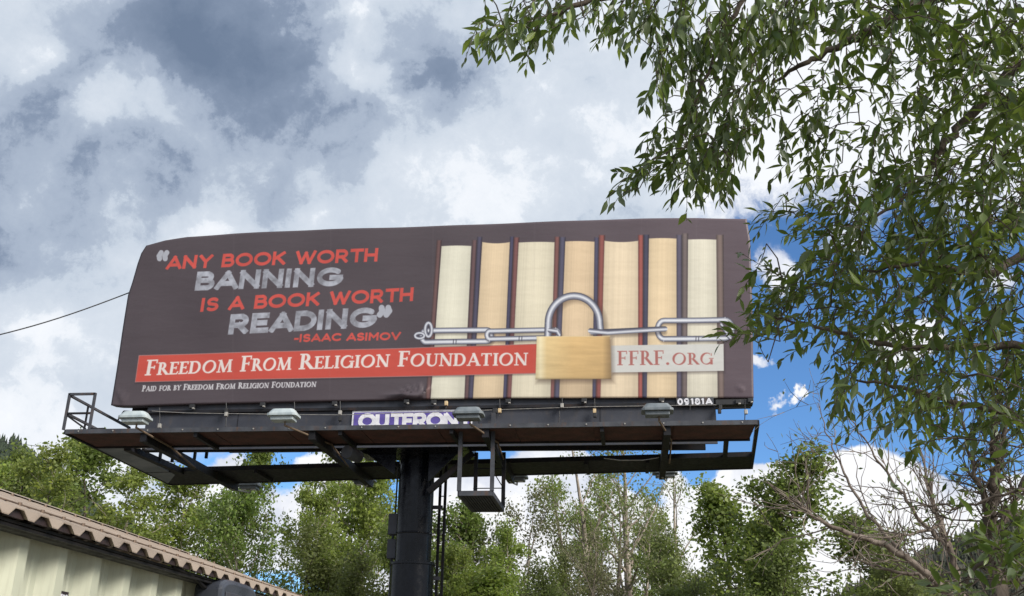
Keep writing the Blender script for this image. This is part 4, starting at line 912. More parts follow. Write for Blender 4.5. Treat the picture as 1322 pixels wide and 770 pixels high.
RY0, RY1 = toothY0 - 3 * NF * tp_, toothY0 + 7 * NF * tp_
m = MB(); m.prism([(RW - .14, zr - .035), (RW, zr + .015), (RW + .14, zr - .035), (RW, zr + .009)], 'y', RY0, RY1); m.build('ridge_cap', M['roof_tan'], bd_)
# lap seam line along the screw row
m = MB(); m.bar((RX - .36, RY0, ztt + .33 * .36 + .004), (RX - .36, RY1, ztt + .33 * .36 + .004), .012, .006); m.build('lap_seam', M['screw'], bd_)
# eave soffit + gutter, ends at the lamp
GY1 = hx(250, 746, -3.12)[1]
MB().box(WX - .02, RX - .05, RY0 + .02, RY1 - .05, zt0 - .025, zt0 - .01).build('soffit', M['gutter'], bd_)
gx0, gx1 = WX + .06, RX - .06; zg = EYE[2] + .2505 * abs(gx1 + .01)
pr_ = [(gx0, zt0 - .03), (gx0, zg + .012), (gx0 + .03, zg), (gx1 - .03, zg), (gx1, zg + .02), (gx1 - .012, zg + .035), (gx1, zt0 - .045), (gx1 + .012, zt0 - .03)]
m = MB(); m.prism(pr_, 'y', RY0 + .05, GY1 + .3); m.build('gutter', M['gutter'], bd_)
m = MB(); m.bar((gx1 + .004, RY0 + .05, zg + .012), (gx1 + .004, GY1 + .3, zg + .012), .014, .014); m.build('gutter_bead', M['gutter'], bd_)
# sign T10
a_ = hx(76.5, 762.3, WX + .07); b2 = hx(91, 766, WX + .07)
wd_ = .115; hh_ = .085
ts = thing('number_sign', (WX + .07, a_[1] + wd_ / 2, a_[2] - hh_), 'small dark plate reading T10 on the cream wall below the gutter', 'sign')
MB().box(WX + .055, WX + .066, a_[1], a_[1] + wd_ * 1.0, a_[2] - hh_, a_[2]).build('plate', M['sign_black'], ts)
m = MB(); ln = glyph_len('T10', .2); hc = .055; k0 = .1
mm = MB(); glyph_mesh(mm, 'T10', (0, 0), (wd_ * .82 / ln, 0), (0, hc), .13, 0, .002, .2)
vv = np.vstack(mm.v); m.add(np.stack([WX + .0665 - vv[:, 1], a_[1] + wd_ * .09 + vv[:, 0], a_[2] - .016 - hc + vv[:, 2]], 1), mm.f); m.build('lettering', M['white_paint'], ts, fix=False)
# wall lamp with its cable
lp = hx(295, 760, WX + .22); lw = thing('wall_lamp', (WX + .02, lp[1], lp[2] - .2), 'dark rounded lamp on the building wall under the eave, past the end of the gutter', 'lamp')
la = hx(272, 752, WX + .2); lb = hx(318, 762, WX + .2)
y0, y1 = la[1], lb[1]; zt_ = hx(292, 750.5, WX + .2)[2]
m = MB(); n_s = 14; prof = []
for i in range(n_s + 1):
    s_ = i / n_s; yy = y0 + (y1 - y0) * s_; e_ = 1 - abs(2 * s_ - 1) ** 5; prof.append((yy, zt_ - .055 * (1 - e_) - .00))
poly = [(y0 + .01, zt_ - .34)] + prof + [(y1 - .01, zt_ - .34)]
m.prism(poly, 'x', WX + .07, WX + .30); m.build('lamp_housing', M['lampbox'], lw, bevel=.035)
MB().box(WX + .3, WX + .312, y0 + .05, y1 - .05, zt_ - .32, zt_ - .1).build('lens', M['apron_paint'], lw, bevel=.01)
m = MB(); m.tube([hx(223, 732, WX + .2), hx(243, 741, WX + .19), hx(254, 748, WX + .18), hx(262, 757, WX + .17), hx(271, 762, WX + .15)], .014, 7); o = m.build('cable', M['gutter'], lw, smooth=True)

# ------------------------------------------------------------------ background trees
def leaf_quads(pos, size, r, droop=.0, aspect=.62):
    """folded diamond leaves, 2 triangles each; vectorised"""
    n_ = len(pos); d = r.normal(size=(n_, 3)); d[:, 2] -= droop; d /= np.linalg.norm(d, axis=1)[:, None]
    u = r.normal(size=(n_, 3)); x = np.cross(d, u); x /= np.linalg.norm(x, axis=1)[:, None]; nn = np.cross(x, d)
    s = (size * r.uniform(.5, 1.5, n_))[:, None]
    v = np.empty((n_, 4, 3)); v[:, 0] = pos; v[:, 1] = pos + d * s * .5 + x * s * aspect * .5 + nn * s * .08; v[:, 2] = pos + d * s; v[:, 3] = pos + d * s * .5 - x * s * aspect * .5 + nn * s * .08
    return v.reshape(-1, 3), n_
def mesh_from_arrays(name, V_, nquad, mt_):
    me = bpy.data.meshes.new(name); nv = len(V_); me.vertices.add(nv); me.vertices.foreach_set('co', V_.astype(np.float32).ravel())
    me.loops.add(nquad * 4); me.loops.foreach_set('vertex_index', np.arange(nquad * 4, dtype=np.int32))
    me.polygons.add(nquad); me.polygons.foreach_set('loop_start', np.arange(0, nquad * 4, 4, dtype=np.int32)); me.polygons.foreach_set('loop_total', np.full(nquad, 4, np.int32))
    me.materials.append(mt_); me.update(calc_edges=True); return me
def curve_path(p, d, L_, n_, r, wob=.18, lift=.0):
    pts = [np.array(p, float)]; d = _n(d)
    for i in range(n_):
        d = _n(d + r.normal(0, wob, 3) + np.array((0, 0, lift))); pts.append(pts[-1] + d * L_ / n_)
    return np.array(pts)
def gen_tree(seed, H, cr, r0, n1=24, n2=6, per=16, leaf=.13, first=.22, elev=(25, 60), sig=.20, stems=1, dens_top=1.0, twig=True, clumpy=.5):
    """returns (wood MB, leaf vertex array, count); base at the origin"""
    r = np.random.default_rng(seed); wd = MB(); anchors = []
    for st in range(stems):
        d0 = np.array((r.normal(0, .10) + (st - (stems - 1) / 2) * .16, r.normal(0, .10), 1)); hh = H * (1 if st == 0 else r.uniform(.7, .95))
        tr_ = curve_path((r.normal(0, .15) * (stems > 1), r.normal(0, .15) * (stems > 1), 0), d0, hh, 12, r, .055, .03)
        if st == 0: tr0 = tr_
        rad = r0 * (1 - np.linspace(0, 1, 13) ** .9 * .93); wd.tube(tr_, rad, 8, False)
        nn1 = n1 // stems
        for i in range(nn1):
            f_ = first + (1 - first) * ((i + r.random()) / nn1) ** .9; k_ = f_ * 12; i0 = min(11, int(k_)); p = tr_[i0] + (tr_[i0 + 1] - tr_[i0]) * (k_ - i0)
            az = i * 2.4 + r.uniform(-.4, .4); el = math.radians(r.uniform(*elev)); d = np.array((math.cos(az) * math.cos(el), math.sin(az) * math.cos(el), math.sin(el)))
            prof = math.sin(math.pi * min(1, max(0, (f_ - first) / (1 - first)) ** .75 * .82 + .18)); L_ = cr * (.35 + .85 * prof) * r.uniform(.7, 1.2)
            br_ = curve_path(p, d, L_, 6, r, .16, .05); rb_ = max(.012, r0 * (1 - f_) * .42 + .012); wd.tube(br_, np.linspace(rb_, .008, 7), 5, False)
            skip = r.random() < .12
            for j in range(n2):
                g_ = .25 + .75 * (j + r.random()) / n2; q_ = g_ * 6; j0 = min(5, int(q_)); p2 = br_[j0] + (br_[j0 + 1] - br_[j0]) * (q_ - j0)
                d2 = _n(_n(br_[j0 + 1] - br_[j0]) + r.normal(0, .65, 3)); L2 = L_ * r.uniform(.22, .48); tw = curve_path(p2, d2, L2, 3, r, .22, .03)
                if twig: wd.tube(tw, np.linspace(.011, .004, 4), 3, False)
                if not skip: anchors += [tw[1], tw[2], tw[3], tw[3] + r.normal(0, .1, 3)]
            if not skip: anchors += [br_[6], br_[5]]
        anchors += [tr_[-1], tr_[-2], tr_[-1] + (0, 0, .2)]
    gen_tree.top = tr0[-1].copy()
    A = np.array(anchors); wgt = r.gamma(1.0 / clumpy, clumpy, len(A)); cnt = r.poisson(per * wgt * dens_top); pos = np.repeat(A, cnt, 0) + r.normal(0, sig, (cnt.sum(), 3)) * (1, 1, .8)
    lv_, n_ = leaf_quads(pos, leaf, r, .35); return wd, lv_, n_
VAR = {}
def variant(key, bark, leafmat, **kw):
    wd, lv_, n_ = gen_tree(**kw); VAR[key] = (wd.mesh('trunk', bark, True), mesh_from_arrays('crown', lv_, n_, leafmat), gen_tree.top)
variant('cotton_a', M['bark_pale'], M['leaf_green'], seed=11, H=11, cr=2.7, r0=.16, n1=30, n2=7, per=15.5, leaf=.14, clumpy=1.3)
variant('cotton_b', M['bark_pale'], M['leaf_green'], seed=12, H=11, cr=2.3, r0=.14, n1=32, n2=6, per=15.5, leaf=.14, clumpy=1.3, elev=(40, 72), stems=2)
variant('cotton_c', M['bark_pale'], M['leaf_dark'], seed=13, H=10, cr=2.6, r0=.15, n1=28, n2=6, per=16, leaf=.14, clumpy=1.6)
variant('airy', M['bark_grey'], M['leaf_dark'], seed=14, H=11, cr=2.2, r0=.11, n1=28, n2=5, per=15, leaf=.15, clumpy=1.4, elev=(35, 70))
variant('leafy', M['bark_pale'], M['leaf_green'], seed=24, H=11, cr=2.2, r0=.2, n1=26, n2=6, per=6, leaf=.13, clumpy=1.6, elev=(38, 70), stems=2)
variant('olive', M['bark_grey'], M['leaf_olive'], seed=15, H=8, cr=2.2, r0=.10, n1=30, n2=6, per=22, leaf=.115, stems=3, elev=(40, 75), first=.1)
variant('dry', M['bark_pink'], M['leaf_grey'], seed=16, H=9, cr=2.4, r0=.12, n1=30, n2=7, per=12, leaf=.10, stems=3, elev=(35, 75), first=.12, sig=.22)
variant('bare', M['bark_pink'], M['leaf_olive'], seed=17, H=12, cr=2.6, r0=.27, n1=26, n2=7, per=4.5, leaf=.11, stems=2, elev=(38, 70), first=.22, clumpy=2.0, sig=.2)
variant('bare_b', M['bark_pink'], M['leaf_olive'], seed=18, H=12, cr=2.8, r0=.32, n1=24, n2=7, per=4.5, leaf=.11, stems=1, elev=(35, 65), first=.25, clumpy=2.0, sig=.2)
variant('cone', M['bark_grey'], M['leaf_green'], seed=19, H=8, cr=1.35, r0=.09, n1=36, n2=6, per=11, clumpy=1.4, leaf=.12, first=.06, elev=(35, 65), sig=.16)
variant('cone_b', M['bark_grey'], M['leaf_dark'], seed=20, H=8, cr=1.7, r0=.10, n1=38, n2=6, per=12, clumpy=1.4, leaf=.12, first=.05, elev=(30, 65), sig=.17)
GR = 'trees standing behind the billboard'
def tree(name, key, u, vtop, y, label, rot=0.0, wide=1.0, group=GR):
    top = hy(u, vtop, y); tr_m, cr_m, tv = VAR[key]; s_ = top[2] / (tv[2] + .35)
    ox, oy = tv[0] * math.cos(rot) - tv[1] * math.sin(rot), tv[0] * math.sin(rot) + tv[1] * math.cos(rot)
    e = thing(name, (top[0] - ox * s_ * wide, y - oy * s_ * wide, 0), label, 'tree', group); e.rotation_euler = (0, 0, rot); e.scale = (s_ * wide, s_ * wide, s_)
    for nm, me_ in (('trunk', tr_m), ('crown', cr_m)):
        o = bpy.data.objects.new(nm, me_); COL.objects.link(o); o.parent = e
    return e
T = tree
T('cottonwood', 'cotton_a', -10, 612, 36, 'green cottonwood cut off by the left picture edge above the roof', 0.3)
T('cottonwood', 'cotton_c', 45, 606, 42, 'cottonwood crown beside the dark hill, behind the highest end of the tan roof', 1.2)
T('cottonwood', 'airy', 112, 572, 40, 'tall loose cottonwood crown rising just under the left railing', 2.3, 1.25)
T('cottonwood', 'cotton_b', 175, 612, 34, 'leafy cottonwood under the pale side walkway of the billboard', 4.1, 1.1)
T('cottonwood', 'cotton_a', 240, 618, 36, 'bushy cottonwood directly below the left corner of the rear walkway', 5.2, 1.1)
T('cottonwood', 'airy', 340, 575, 38, 'thin leaved tree seen behind the first rear lamp', .8, .75)
T('cottonwood', 'cotton_c', 300, 650, 33, 'shorter dark cottonwood behind the middle of the tan roof', 3.6, .9)
T('cottonwood', 'cotton_b', 448, 548, 36, 'tallest green cottonwood, left of the black pole and behind the second rear lamp', 2.0, .9)
T('cottonwood', 'cotton_a', 490, 600, 42, 'cottonwood partly hidden by the black pole', 1.0, .9)
T('willow_shrub', 'olive', 395, 700, 30, 'low olive willow shrub near the lower end of the tan roof', .2, 1.2)
T('willow_shrub', 'olive', 470, 735, 27, 'low olive willow shrub left of the pole foot', 2.2, 1.3)
T('cottonwood', 'cotton_c', 612, 672, 36, 'rounded green tree right of the ladder, under the hanging basket', 1.7, 1.15)
T('poplar', 'cone', 640, 735, 29, 'narrow young tree at the bottom edge, right of the ladder', 3.1, 1.6)
T('cottonwood', 'cotton_b', 655, 690, 31, 'yellowish green tree right below the hanging basket', .4, 1.1)
T('willow_shrub', 'dry', 690, 634, 36, 'dry grey twiggy tree right of the hanging basket', 2.9, 1.0)
T('cottonwood', 'bare', 735, 540, 33, 'nearly bare forked tree with a pale trunk behind the rear walkway', .6, .9)
T('cottonwood', 'bare_b', 800, 545, 35, 'nearly bare tree with thick leaning trunk, middle of the thin trees', 3.3, .95)
T('cottonwood', 'bare', 868, 590, 38, 'slender bare tree below the rightmost rear lamp', 4.4, .75)
T('willow_shrub', 'dry', 770, 690, 31, 'dry twiggy shrub between the two bare trunks', 1.3, 1.1)
T('willow_shrub', 'olive', 850, 705, 32, 'low green twiggy shrub beneath the slender bare tree', 5.1, 1.1)
T('willow_shrub', 'olive', 725, 735, 34, 'low olive shrub at the foot of the forked bare tree', 4.0, 1.0)
T('poplar', 'cone', 928, 622, 32, 'narrow bright green tree right of the bare trees', 1.0, 1.2)
T('poplar', 'cone_b', 1041, 590, 27, 'tall pointed green tree against the white cloud', 2.0, 1.25)
T('poplar', 'cone', 985, 652, 33, 'pale thin topped tree between the two green pointed trees', 4.0, 1.1)
T('poplar', 'cone_b', 1095, 668, 29, 'dark green bushy tree right of the tall pointed one', 5.0, 1.3)
T('willow_shrub', 'olive', 1150, 720, 24, 'olive shrub behind the leaning bare limbs', .9, 1.3)
T('willow_shrub', 'olive', 1015, 725, 26, 'olive shrub under the tall pointed green tree', 1.9, 1.2)

T('cottonwood', 'leafy', 712, 606, 37, 'tall thin leaved tree with a pale trunk between the basket and the forked bare tree', 1.4, .8)
T('cottonwood', 'leafy', 778, 600, 39, 'tall thin leaved tree close behind the thick leaning trunk', 4.9, .8)
T('cottonwood', 'leafy', 842, 625, 40, 'thin leaved tree left of the slender bare tree', 2.9, .75)
T('cottonwood', 'airy', 755, 668, 40, 'small leafy tree between the two thick pale trunks', 2.2, .9)
T('cottonwood', 'airy', 835, 690, 41, 'small leafy tree right of the thick leaning trunk', 3.7, .9)
T('cottonwood', 'cotton_b', 75, 590, 33, 'bright cottonwood between the dark hill and the left railing', 2.6, 1.1)
T('cottonwood', 'cotton_a', 415, 640, 31, 'full leafy tree just left of the tallest green cottonwood', 5.9, .85)
T('cottonwood', 'cotton_c', 520, 690, 30, 'dark leafy tree showing on both sides of the black pole', 3.0, .9)
T('cottonwood', 'cotton_a', 585, 715, 29, 'low leafy tree behind the ladder at the bottom edge', 4.6, 1.0)
T('willow_shrub', 'olive', 690, 745, 27, 'olive shrub below the dry grey twiggy tree', 5.6, 1.1)

# ------------------------------------------------------------------ bare limbed tree at the right (limbs traced, then twigs)
def limb_tree(name, label, limbs, mt_, seed, twigs, leafmat=None, leaves=0, leaf=.1, cat='tree', tlen=.7, up=.12):
    r = np.random.default_rng(seed); first = limbs[0][0][0]; base = hy(first[0], first[1], first[2]); base_g = np.array((base[0], base[1], 0))
    e = thing(name, base_g, label, cat); nodes = []
    tk = MB()
    for li, (pp, ra, rb_) in enumerate(limbs):
        P = np.array([hy(u, v, y) for u, v, y in pp]); t = np.linspace(0, 1, len(P)); tt = np.linspace(0, 1, len(P) * 4)
        Q = np.stack([np.interp(tt, t, P[:, i]) for i in range(3)], 1)
        for _ in range(2): Q[1:-1] = (Q[:-2] + Q[1:-1] * 2 + Q[2:]) / 4
        Q[1:-1] += r.normal(0, .012, Q[1:-1].shape)
        rad = np.linspace(ra, rb_, len(Q)); mb = MB().tube(Q, rad, 8); mb.build('trunk' if li == 0 else 'limb', mt_, e, smooth=True)
        nodes += [(Q[i], _n(Q[min(i + 1, len(Q) - 1)] - Q[i - 1]) if i else _n(Q[1] - Q[0]), rad[i]) for i in range(2, len(Q))]
    A = []; n_t = twigs
    for _ in range(n_t):
        p, d, ra = nodes[r.integers(len(nodes))]; d = _n(d + r.normal(0, .75, 3) + (0, 0, up)); L_ = tlen * r.uniform(.4, 1.3); q = curve_path(p, d, L_, 6, r, .2, .06); tk.tube(q, np.linspace(min(ra * .5, .0085), .002, 7), 4, False); A += [q[-1], q[-2]]
        for _k in range(r.integers(1, 4)):
            j = r.integers(1, 5); q2 = curve_path(q[j], _n(_n(q[j + 1] - q[j]) + r.normal(0, .6, 3)), L_ * .45, 3, r, .25, .05); tk.tube(q2, np.linspace(.005, .002, 4), 3, False); A += [q2[-1], q2[-2]]
    o = tk.build('twigs', mt_, e, fix=False); tag(o, kind='stuff')
    if leaves:
        A = np.array(A); pos = A[r.integers(len(A), size=leaves)] + r.normal(0, .07, (leaves, 3)); lv_, n_ = leaf_quads(pos, leaf, r, .4, .35)
        me_ = mesh_from_arrays('foliage', lv_ - base_g, n_, leafmat); o = bpy.data.objects.new('foliage', me_); COL.objects.link(o); o.parent = e; tag(o, kind='stuff')
    return e
D = 11.5
limb_tree('bare_tree', 'leaning bare tree with long pale limbs fanning left, right of the pointed green trees', [
    ([(1262, 800, D), (1225, 765, D), (1180, 725, D - .2), (1140, 703, D - .3), (1085, 685, D - .5), (1050, 667, D - .6), (1028, 650, D - .6), (990, 622, D - .7)], .05, .006),
    ([(1245, 790, D), (1236, 740, D), (1226, 705, D), (1212, 670, D), (1200, 640, D + .1), (1197, 612, D + .1), (1180, 560, D + .2)], .048, .007),
    ([(1226, 708, D), (1205, 690, D), (1170, 645, D - .1), (1140, 605, D - .1), (1118, 570, D - .2), (1092, 535, D - .3)], .026, .004),
    ([(1180, 727, D - .2), (1150, 700, D - .1), (1120, 665, D), (1092, 620, D + .1), (1080, 590, D + .1), (1068, 560, D + .2), (1056, 520, D + .2)], .024, .004),
    ([(1215, 678, D), (1180, 690, D - .3), (1120, 694, D - .6)], .02, .006),
    ([(1230, 770, D), (1185, 745, D), (1140, 735, D), (1100, 720, D)], .03, .008),
], M['bark_shrub'], 31, 120, M['leaf_olive'], 260, .06, tlen=.8)
limb_tree('bare_tree', 'dark upright trunk with tangled twigs below the overhanging willow at the right edge', [
    ([(1292, 860, 8.5), (1288, 760, 8.5), (1282, 700, 8.5), (1276, 660, 8.4), (1283, 630, 8.4), (1288, 600, 8.4), (1284, 540, 8.3)], .075, .03),
    ([(1285, 690, 8.5), (1305, 655, 8.6), (1322, 620, 8.7), (1350, 560, 8.8)], .03, .012),
    ([(1278, 665, 8.4), (1262, 620, 8.3), (1250, 580, 8.3), (1240, 540, 8.3)], .02, .008),
    ([(1290, 770, 8.5), (1310, 720, 8.6), (1330, 690, 8.6)], .03, .01),
    ([(1322, 632, 8.0), (1260, 650, 8.1), (1200, 655, 8.2), (1140, 652, 8.2)], .012, .004),
    ([(1288, 600, 8.4), (1300, 560, 8.4), (1305, 500, 8.4)], .03, .012),
], M['bark_grey'], 37, 190, M['leaf_willow'], 500, .075, tlen=.5)

# ------------------------------------------------------------------ foreground willow
r = np.random.default_rng(99)
wbase = np.array((3.35, 4.6, 0.0))
wil = thing('willow_tree', wbase, 'willow in the foreground right, its long leaved branches overhanging the billboard', 'tree')
trunk_pts = [wbase, wbase + (-.03, 0, 1.2), wbase + (.05, .05, 2.4), wbase + (0, .1, 3.6), wbase + (-.1, .1, 4.8), wbase + (-.1, .1, 5.8)]
MB().tube(trunk_pts, [.17, .14, .12, .10, .07, .03], 12).build('trunk', M['bark_grey'], wil, smooth=True)
nodes = []; nrad = []
def add_limb(pts, ra, rb_, name='limb'):
    P = np.array(pts); t = np.linspace(0, 1, len(P)); tt = np.linspace(0, 1, len(P) * 5); Q = np.stack([np.interp(tt, t, P[:, i]) for i in range(3)], 1)
    for _ in range(3): Q[1:-1] = (Q[:-2] + Q[1:-1] * 2 + Q[2:]) / 4
    Q[1:-1] += r.normal(0, .006, Q[1:-1].shape); rad = np.linspace(ra, rb_, len(Q)); MB().tube(Q, rad, 8).build(name, M['bark_grey'], wil, smooth=True)
    for q, w_ in zip(Q, rad): nodes.append(q); nrad.append(w_)
tp3 = [np.array(p) for p in trunk_pts]
add_limb([tp3[3], hd(1330, -70, 5.4), hd(1260, -22, 5.2), hd(1198, 0, 5.1), hd(1150, 25, 5.0), hd(1110, 48, 5.0), hd(1075, 62, 4.95), hd(1030, 88, 4.9), hd(995, 110, 4.9)], .045, .006)
add_limb([tp3[2] + (0, 0, -.2), hd(1400, 430, 5.0), hd(1322, 444, 4.7), hd(1250, 450, 4.6), hd(1180, 450, 4.5), hd(1130, 445, 4.5), hd(1085, 430, 4.45), hd(1040, 420, 4.4), hd(985, 405, 4.4)], .022, .004)
add_limb([tp3[3] + (0, 0, .3), hd(1340, 60, 5.2), hd(1270, 130, 5.1), hd(1215, 190, 5.0), hd(1190, 240, 5.0), hd(1120, 290, 4.9)], .035, .006)
add_limb([tp3[4], hd(1260, -140, 5.3), hd(1120, -90, 5.1), hd(980, -50, 4.9), hd(880, -30, 4.8), hd(800, -8, 4.7), hd(735, 10, 4.6), hd(690, 25, 4.6)], .045, .005)
add_limb([tp3[3] + (0, 0, .1), hd(1400, 250, 4.9), hd(1322, 330, 4.8), hd(1270, 360, 4.7), hd(1200, 340, 4.6), hd(1120, 350, 4.6)], .03, .006)
add_limb([hd(980, -50, 4.9), hd(950, 20, 4.8), hd(915, 90, 4.75), hd(890, 150, 4.7), hd(860, 200, 4.7)], .014, .004)
add_limb([tp3[2] + (0, 0, .1), hd(1420, 560, 4.8), hd(1322, 540, 4.9), hd(1240, 520, 4.8), hd(1160, 500, 4.7), hd(1100, 490, 4.7)], .025, .005)
add_limb([tp3[3] + (0, 0, .2), hd(1560, 200, 5.6), hd(1640, 160, 5.6), hd(1720, 190, 5.7)], .04, .006)
add_limb([tp3[2] + (0, 0, .3), hd(1600, 400, 5.3), hd(1680, 400, 5.3)], .035, .006)
add_limb([tp3[4] + (0, 0, .2), hd(1480, -200, 6.0), hd(1420, -330, 6.2), hd(1350, -400, 6.2)], .035, .006)
add_limb([tp3[4], hd(1560, -160, 6.0), hd(1620, -260, 6.1)], .035, .006)
add_limb([tp3[1], hd(1420, 760, 4.2), hd(1340, 720, 4.1), hd(1290, 700, 4.1), hd(1240, 760, 4.1)], .02, .005)
# foliage regions: (u, v, half width, half height, number of sprays, droop, outward direction in picture (du, dv))
REG = [
    (690, 30, 55, 22, 15, .8, (-.9, .4)), (650, 25, 30, 24, 7, .6, (-1, .5)), (735, 8, 60, 10, 9, .9, (-.3, .6)), (800, 10, 40, 16, 9, 1.0, (-.3, 1)),
    (850, 30, 42, 32, 18, 1.0, (-.3, 1)), (905, 40, 40, 42, 22, .9, (-.2, 1)), (870, 110, 40, 40, 17, .9, (-.5, .8)), (900, 165, 44, 42, 30, .9, (-.5, .8)), (885, 205, 44, 26, 18, .7, (-.9, .4)), (835, 215, 28, 16, 6, .6, (-1, .3)), (808, 232, 20, 14, 4, .5, (-1, .35)), (620, 45, 16, 14, 3, .4, (-1, .5)), (915, 215, 28, 22, 9, 1.0, (-.2, 1)),
    (965, 60, 50, 50, 34, .8, (-.4, .7)), (960, 140, 42, 46, 24, .8, (-.5, .8)), (1010, 25, 40, 26, 20, .6, (-.5, .6)), (1080, 15, 50, 20, 20, .6, (-.4, .8)), (1150, 35, 55, 40, 34, .5, (-.3, .8)), (1060, 150, 50, 40, 18, .7, (-.6, .6)), (1020, 190, 30, 30, 6, .7, (-.6, .6)), (1110, 105, 60, 40, 16, .6, (-.3, .7)),
    (1230, 50, 60, 55, 52, .4, (-.3, .7)), (1300, 80, 45, 85, 62, .3, (-.3, .6)), (1200, 150, 70, 50, 40, .5, (-.4, .7)), (1290, 210, 50, 70, 60, .3, (-.4, .5)),
    (1110, 230, 60, 45, 34, .6, (-.6, .6)), (1062, 285, 45, 32, 24, .5, (-.9, .3)), (1000, 276, 22, 12, 4, .4, (-1, .1)), (1190, 250, 60, 50, 46, .5, (-.4, .6)),
    (1120, 320, 55, 45, 46, .5, (-.6, .5)), (1056, 365, 42, 34, 24, .4, (-1, .2)), (1012, 385, 24, 22, 9, .2, (-1, .1)), (1100, 395, 50, 40, 42, .5, (-.6, .5)), (1200, 340, 60, 60, 66, .4, (-.5, .5)), (1290, 340, 45, 75, 74, .3, (-.4, .4)),
    (1000, 420, 20, 12, 4, .1, (-1, .15)), (968, 430, 10, 6, 5, .05, (-1, .05)), (985, 398, 12, 10, 3, .1, (-1, .1)), (975, 352, 8, 6, 2, .1, (-1, .1)), (995, 345, 14, 10, 2, .1, (-1, .1)), (1040, 430, 30, 22, 8, .6, (-.7, .5)), (1180, 440, 60, 40, 38, .5, (-.5, .5)), (1280, 445, 50, 50, 46, .4, (-.4, .5)), (1110, 470, 45, 26, 20, .8, (-.5, .8)), (1090, 500, 26, 26, 9, .9, (-.3, 1)), (1160, 515, 50, 32, 24, .8, (-.4, .8)),
    (1240, 510, 60, 30, 24, .5, (-.5, .6)), (1300, 520, 40, 40, 18, .5, (-.5, .6)), (1230, 560, 60, 18, 7, .5, (-.6, .5)), (1290, 580, 40, 18, 4, .5, (-.6, .5)),
    (1290, 720, 36, 36, 22, .0, (-.5, -.5)), (1240, 765, 40, 16, 10, .0, (-.6, -.4)), (1320, 700, 20, 40, 14, .0, (-.3, -.6)),
]
REG += [(u_, v_, 70, 60, n_, .5, (du_, .5)) for (u_, v_, n_, du_) in (
    (1400, 60, 46, -.2), (1400, 180, 46, -.2), (1400, 310, 46, -.2), (1400, 430, 40, -.2), (1390, 540, 26, -.2), (1410, 650, 16, -.2),
    (1530, 80, 34, .2), (1530, 200, 34, .2), (1530, 330, 34, .3), (1530, 450, 30, .3), (1520, 570, 18, .3), (1640, 180, 22, .6), (1640, 320, 22, .6), (1640, 450, 16, .6),
    (1000, -80, 26, -.4), (1120, -90, 30, -.3), (1240, -90, 38, -.2), (1370, -80, 42, -.1), (1500, -70, 36, .1), (880, -60, 16, -.6), (780, -40, 8, -.8),
    (1180, -220, 20, -.4), (1310, -230, 30, -.2), (1440, -230, 34, 0), (1570, -200, 26, .4), (1400, -370, 20, 0), (1520, -350, 14, .3), (1050, -190, 10, -.5))]
RU = R.T @ np.array((1, 0, 0))
cam_r, cam_u, cam_b = R @ np.array((1., 0, 0)), R @ np.array((0, 1., 0)), R @ np.array((0, 0, 1.))
targets = []
for (u, v, ru, rv_, n_, dr, (du, dv)) in REG:
    if u > 1030 and v < 600: dr *= .5
    for _ in range(max(2, int(n_ * (1.0 if u < 1030 else .74)))):
        a_ = r.uniform(0, 6.283); q = math.sqrt(r.random()) ; uu, vv = u + ru * q * math.cos(a_), v + rv_ * q * math.sin(a_)
        dist = r.uniform(4.0, 6.4) if (u > 1330 or v < -30) else r.uniform(4.0, 5.6) if u > 1080 else r.uniform(4.2, 5.1)
        if v > 650: dist = r.uniform(3.6, 4.4)
        targets.append((hd(uu, vv, dist), dr, cam_r * du - cam_u * dv + r.normal(0, .45, 3)))
base_nodes = np.array(nodes)
order = sorted(range(len(targets)), key=lambda i: np.min(np.linalg.norm(base_nodes - targets[i][0], axis=1)))
shoots = MB(); leaves = []     # leaf: (pos, dir, normal, size)
NA = np.zeros((90000, 3)); nn_ = len(nodes); NA[:nn_] = base_nodes
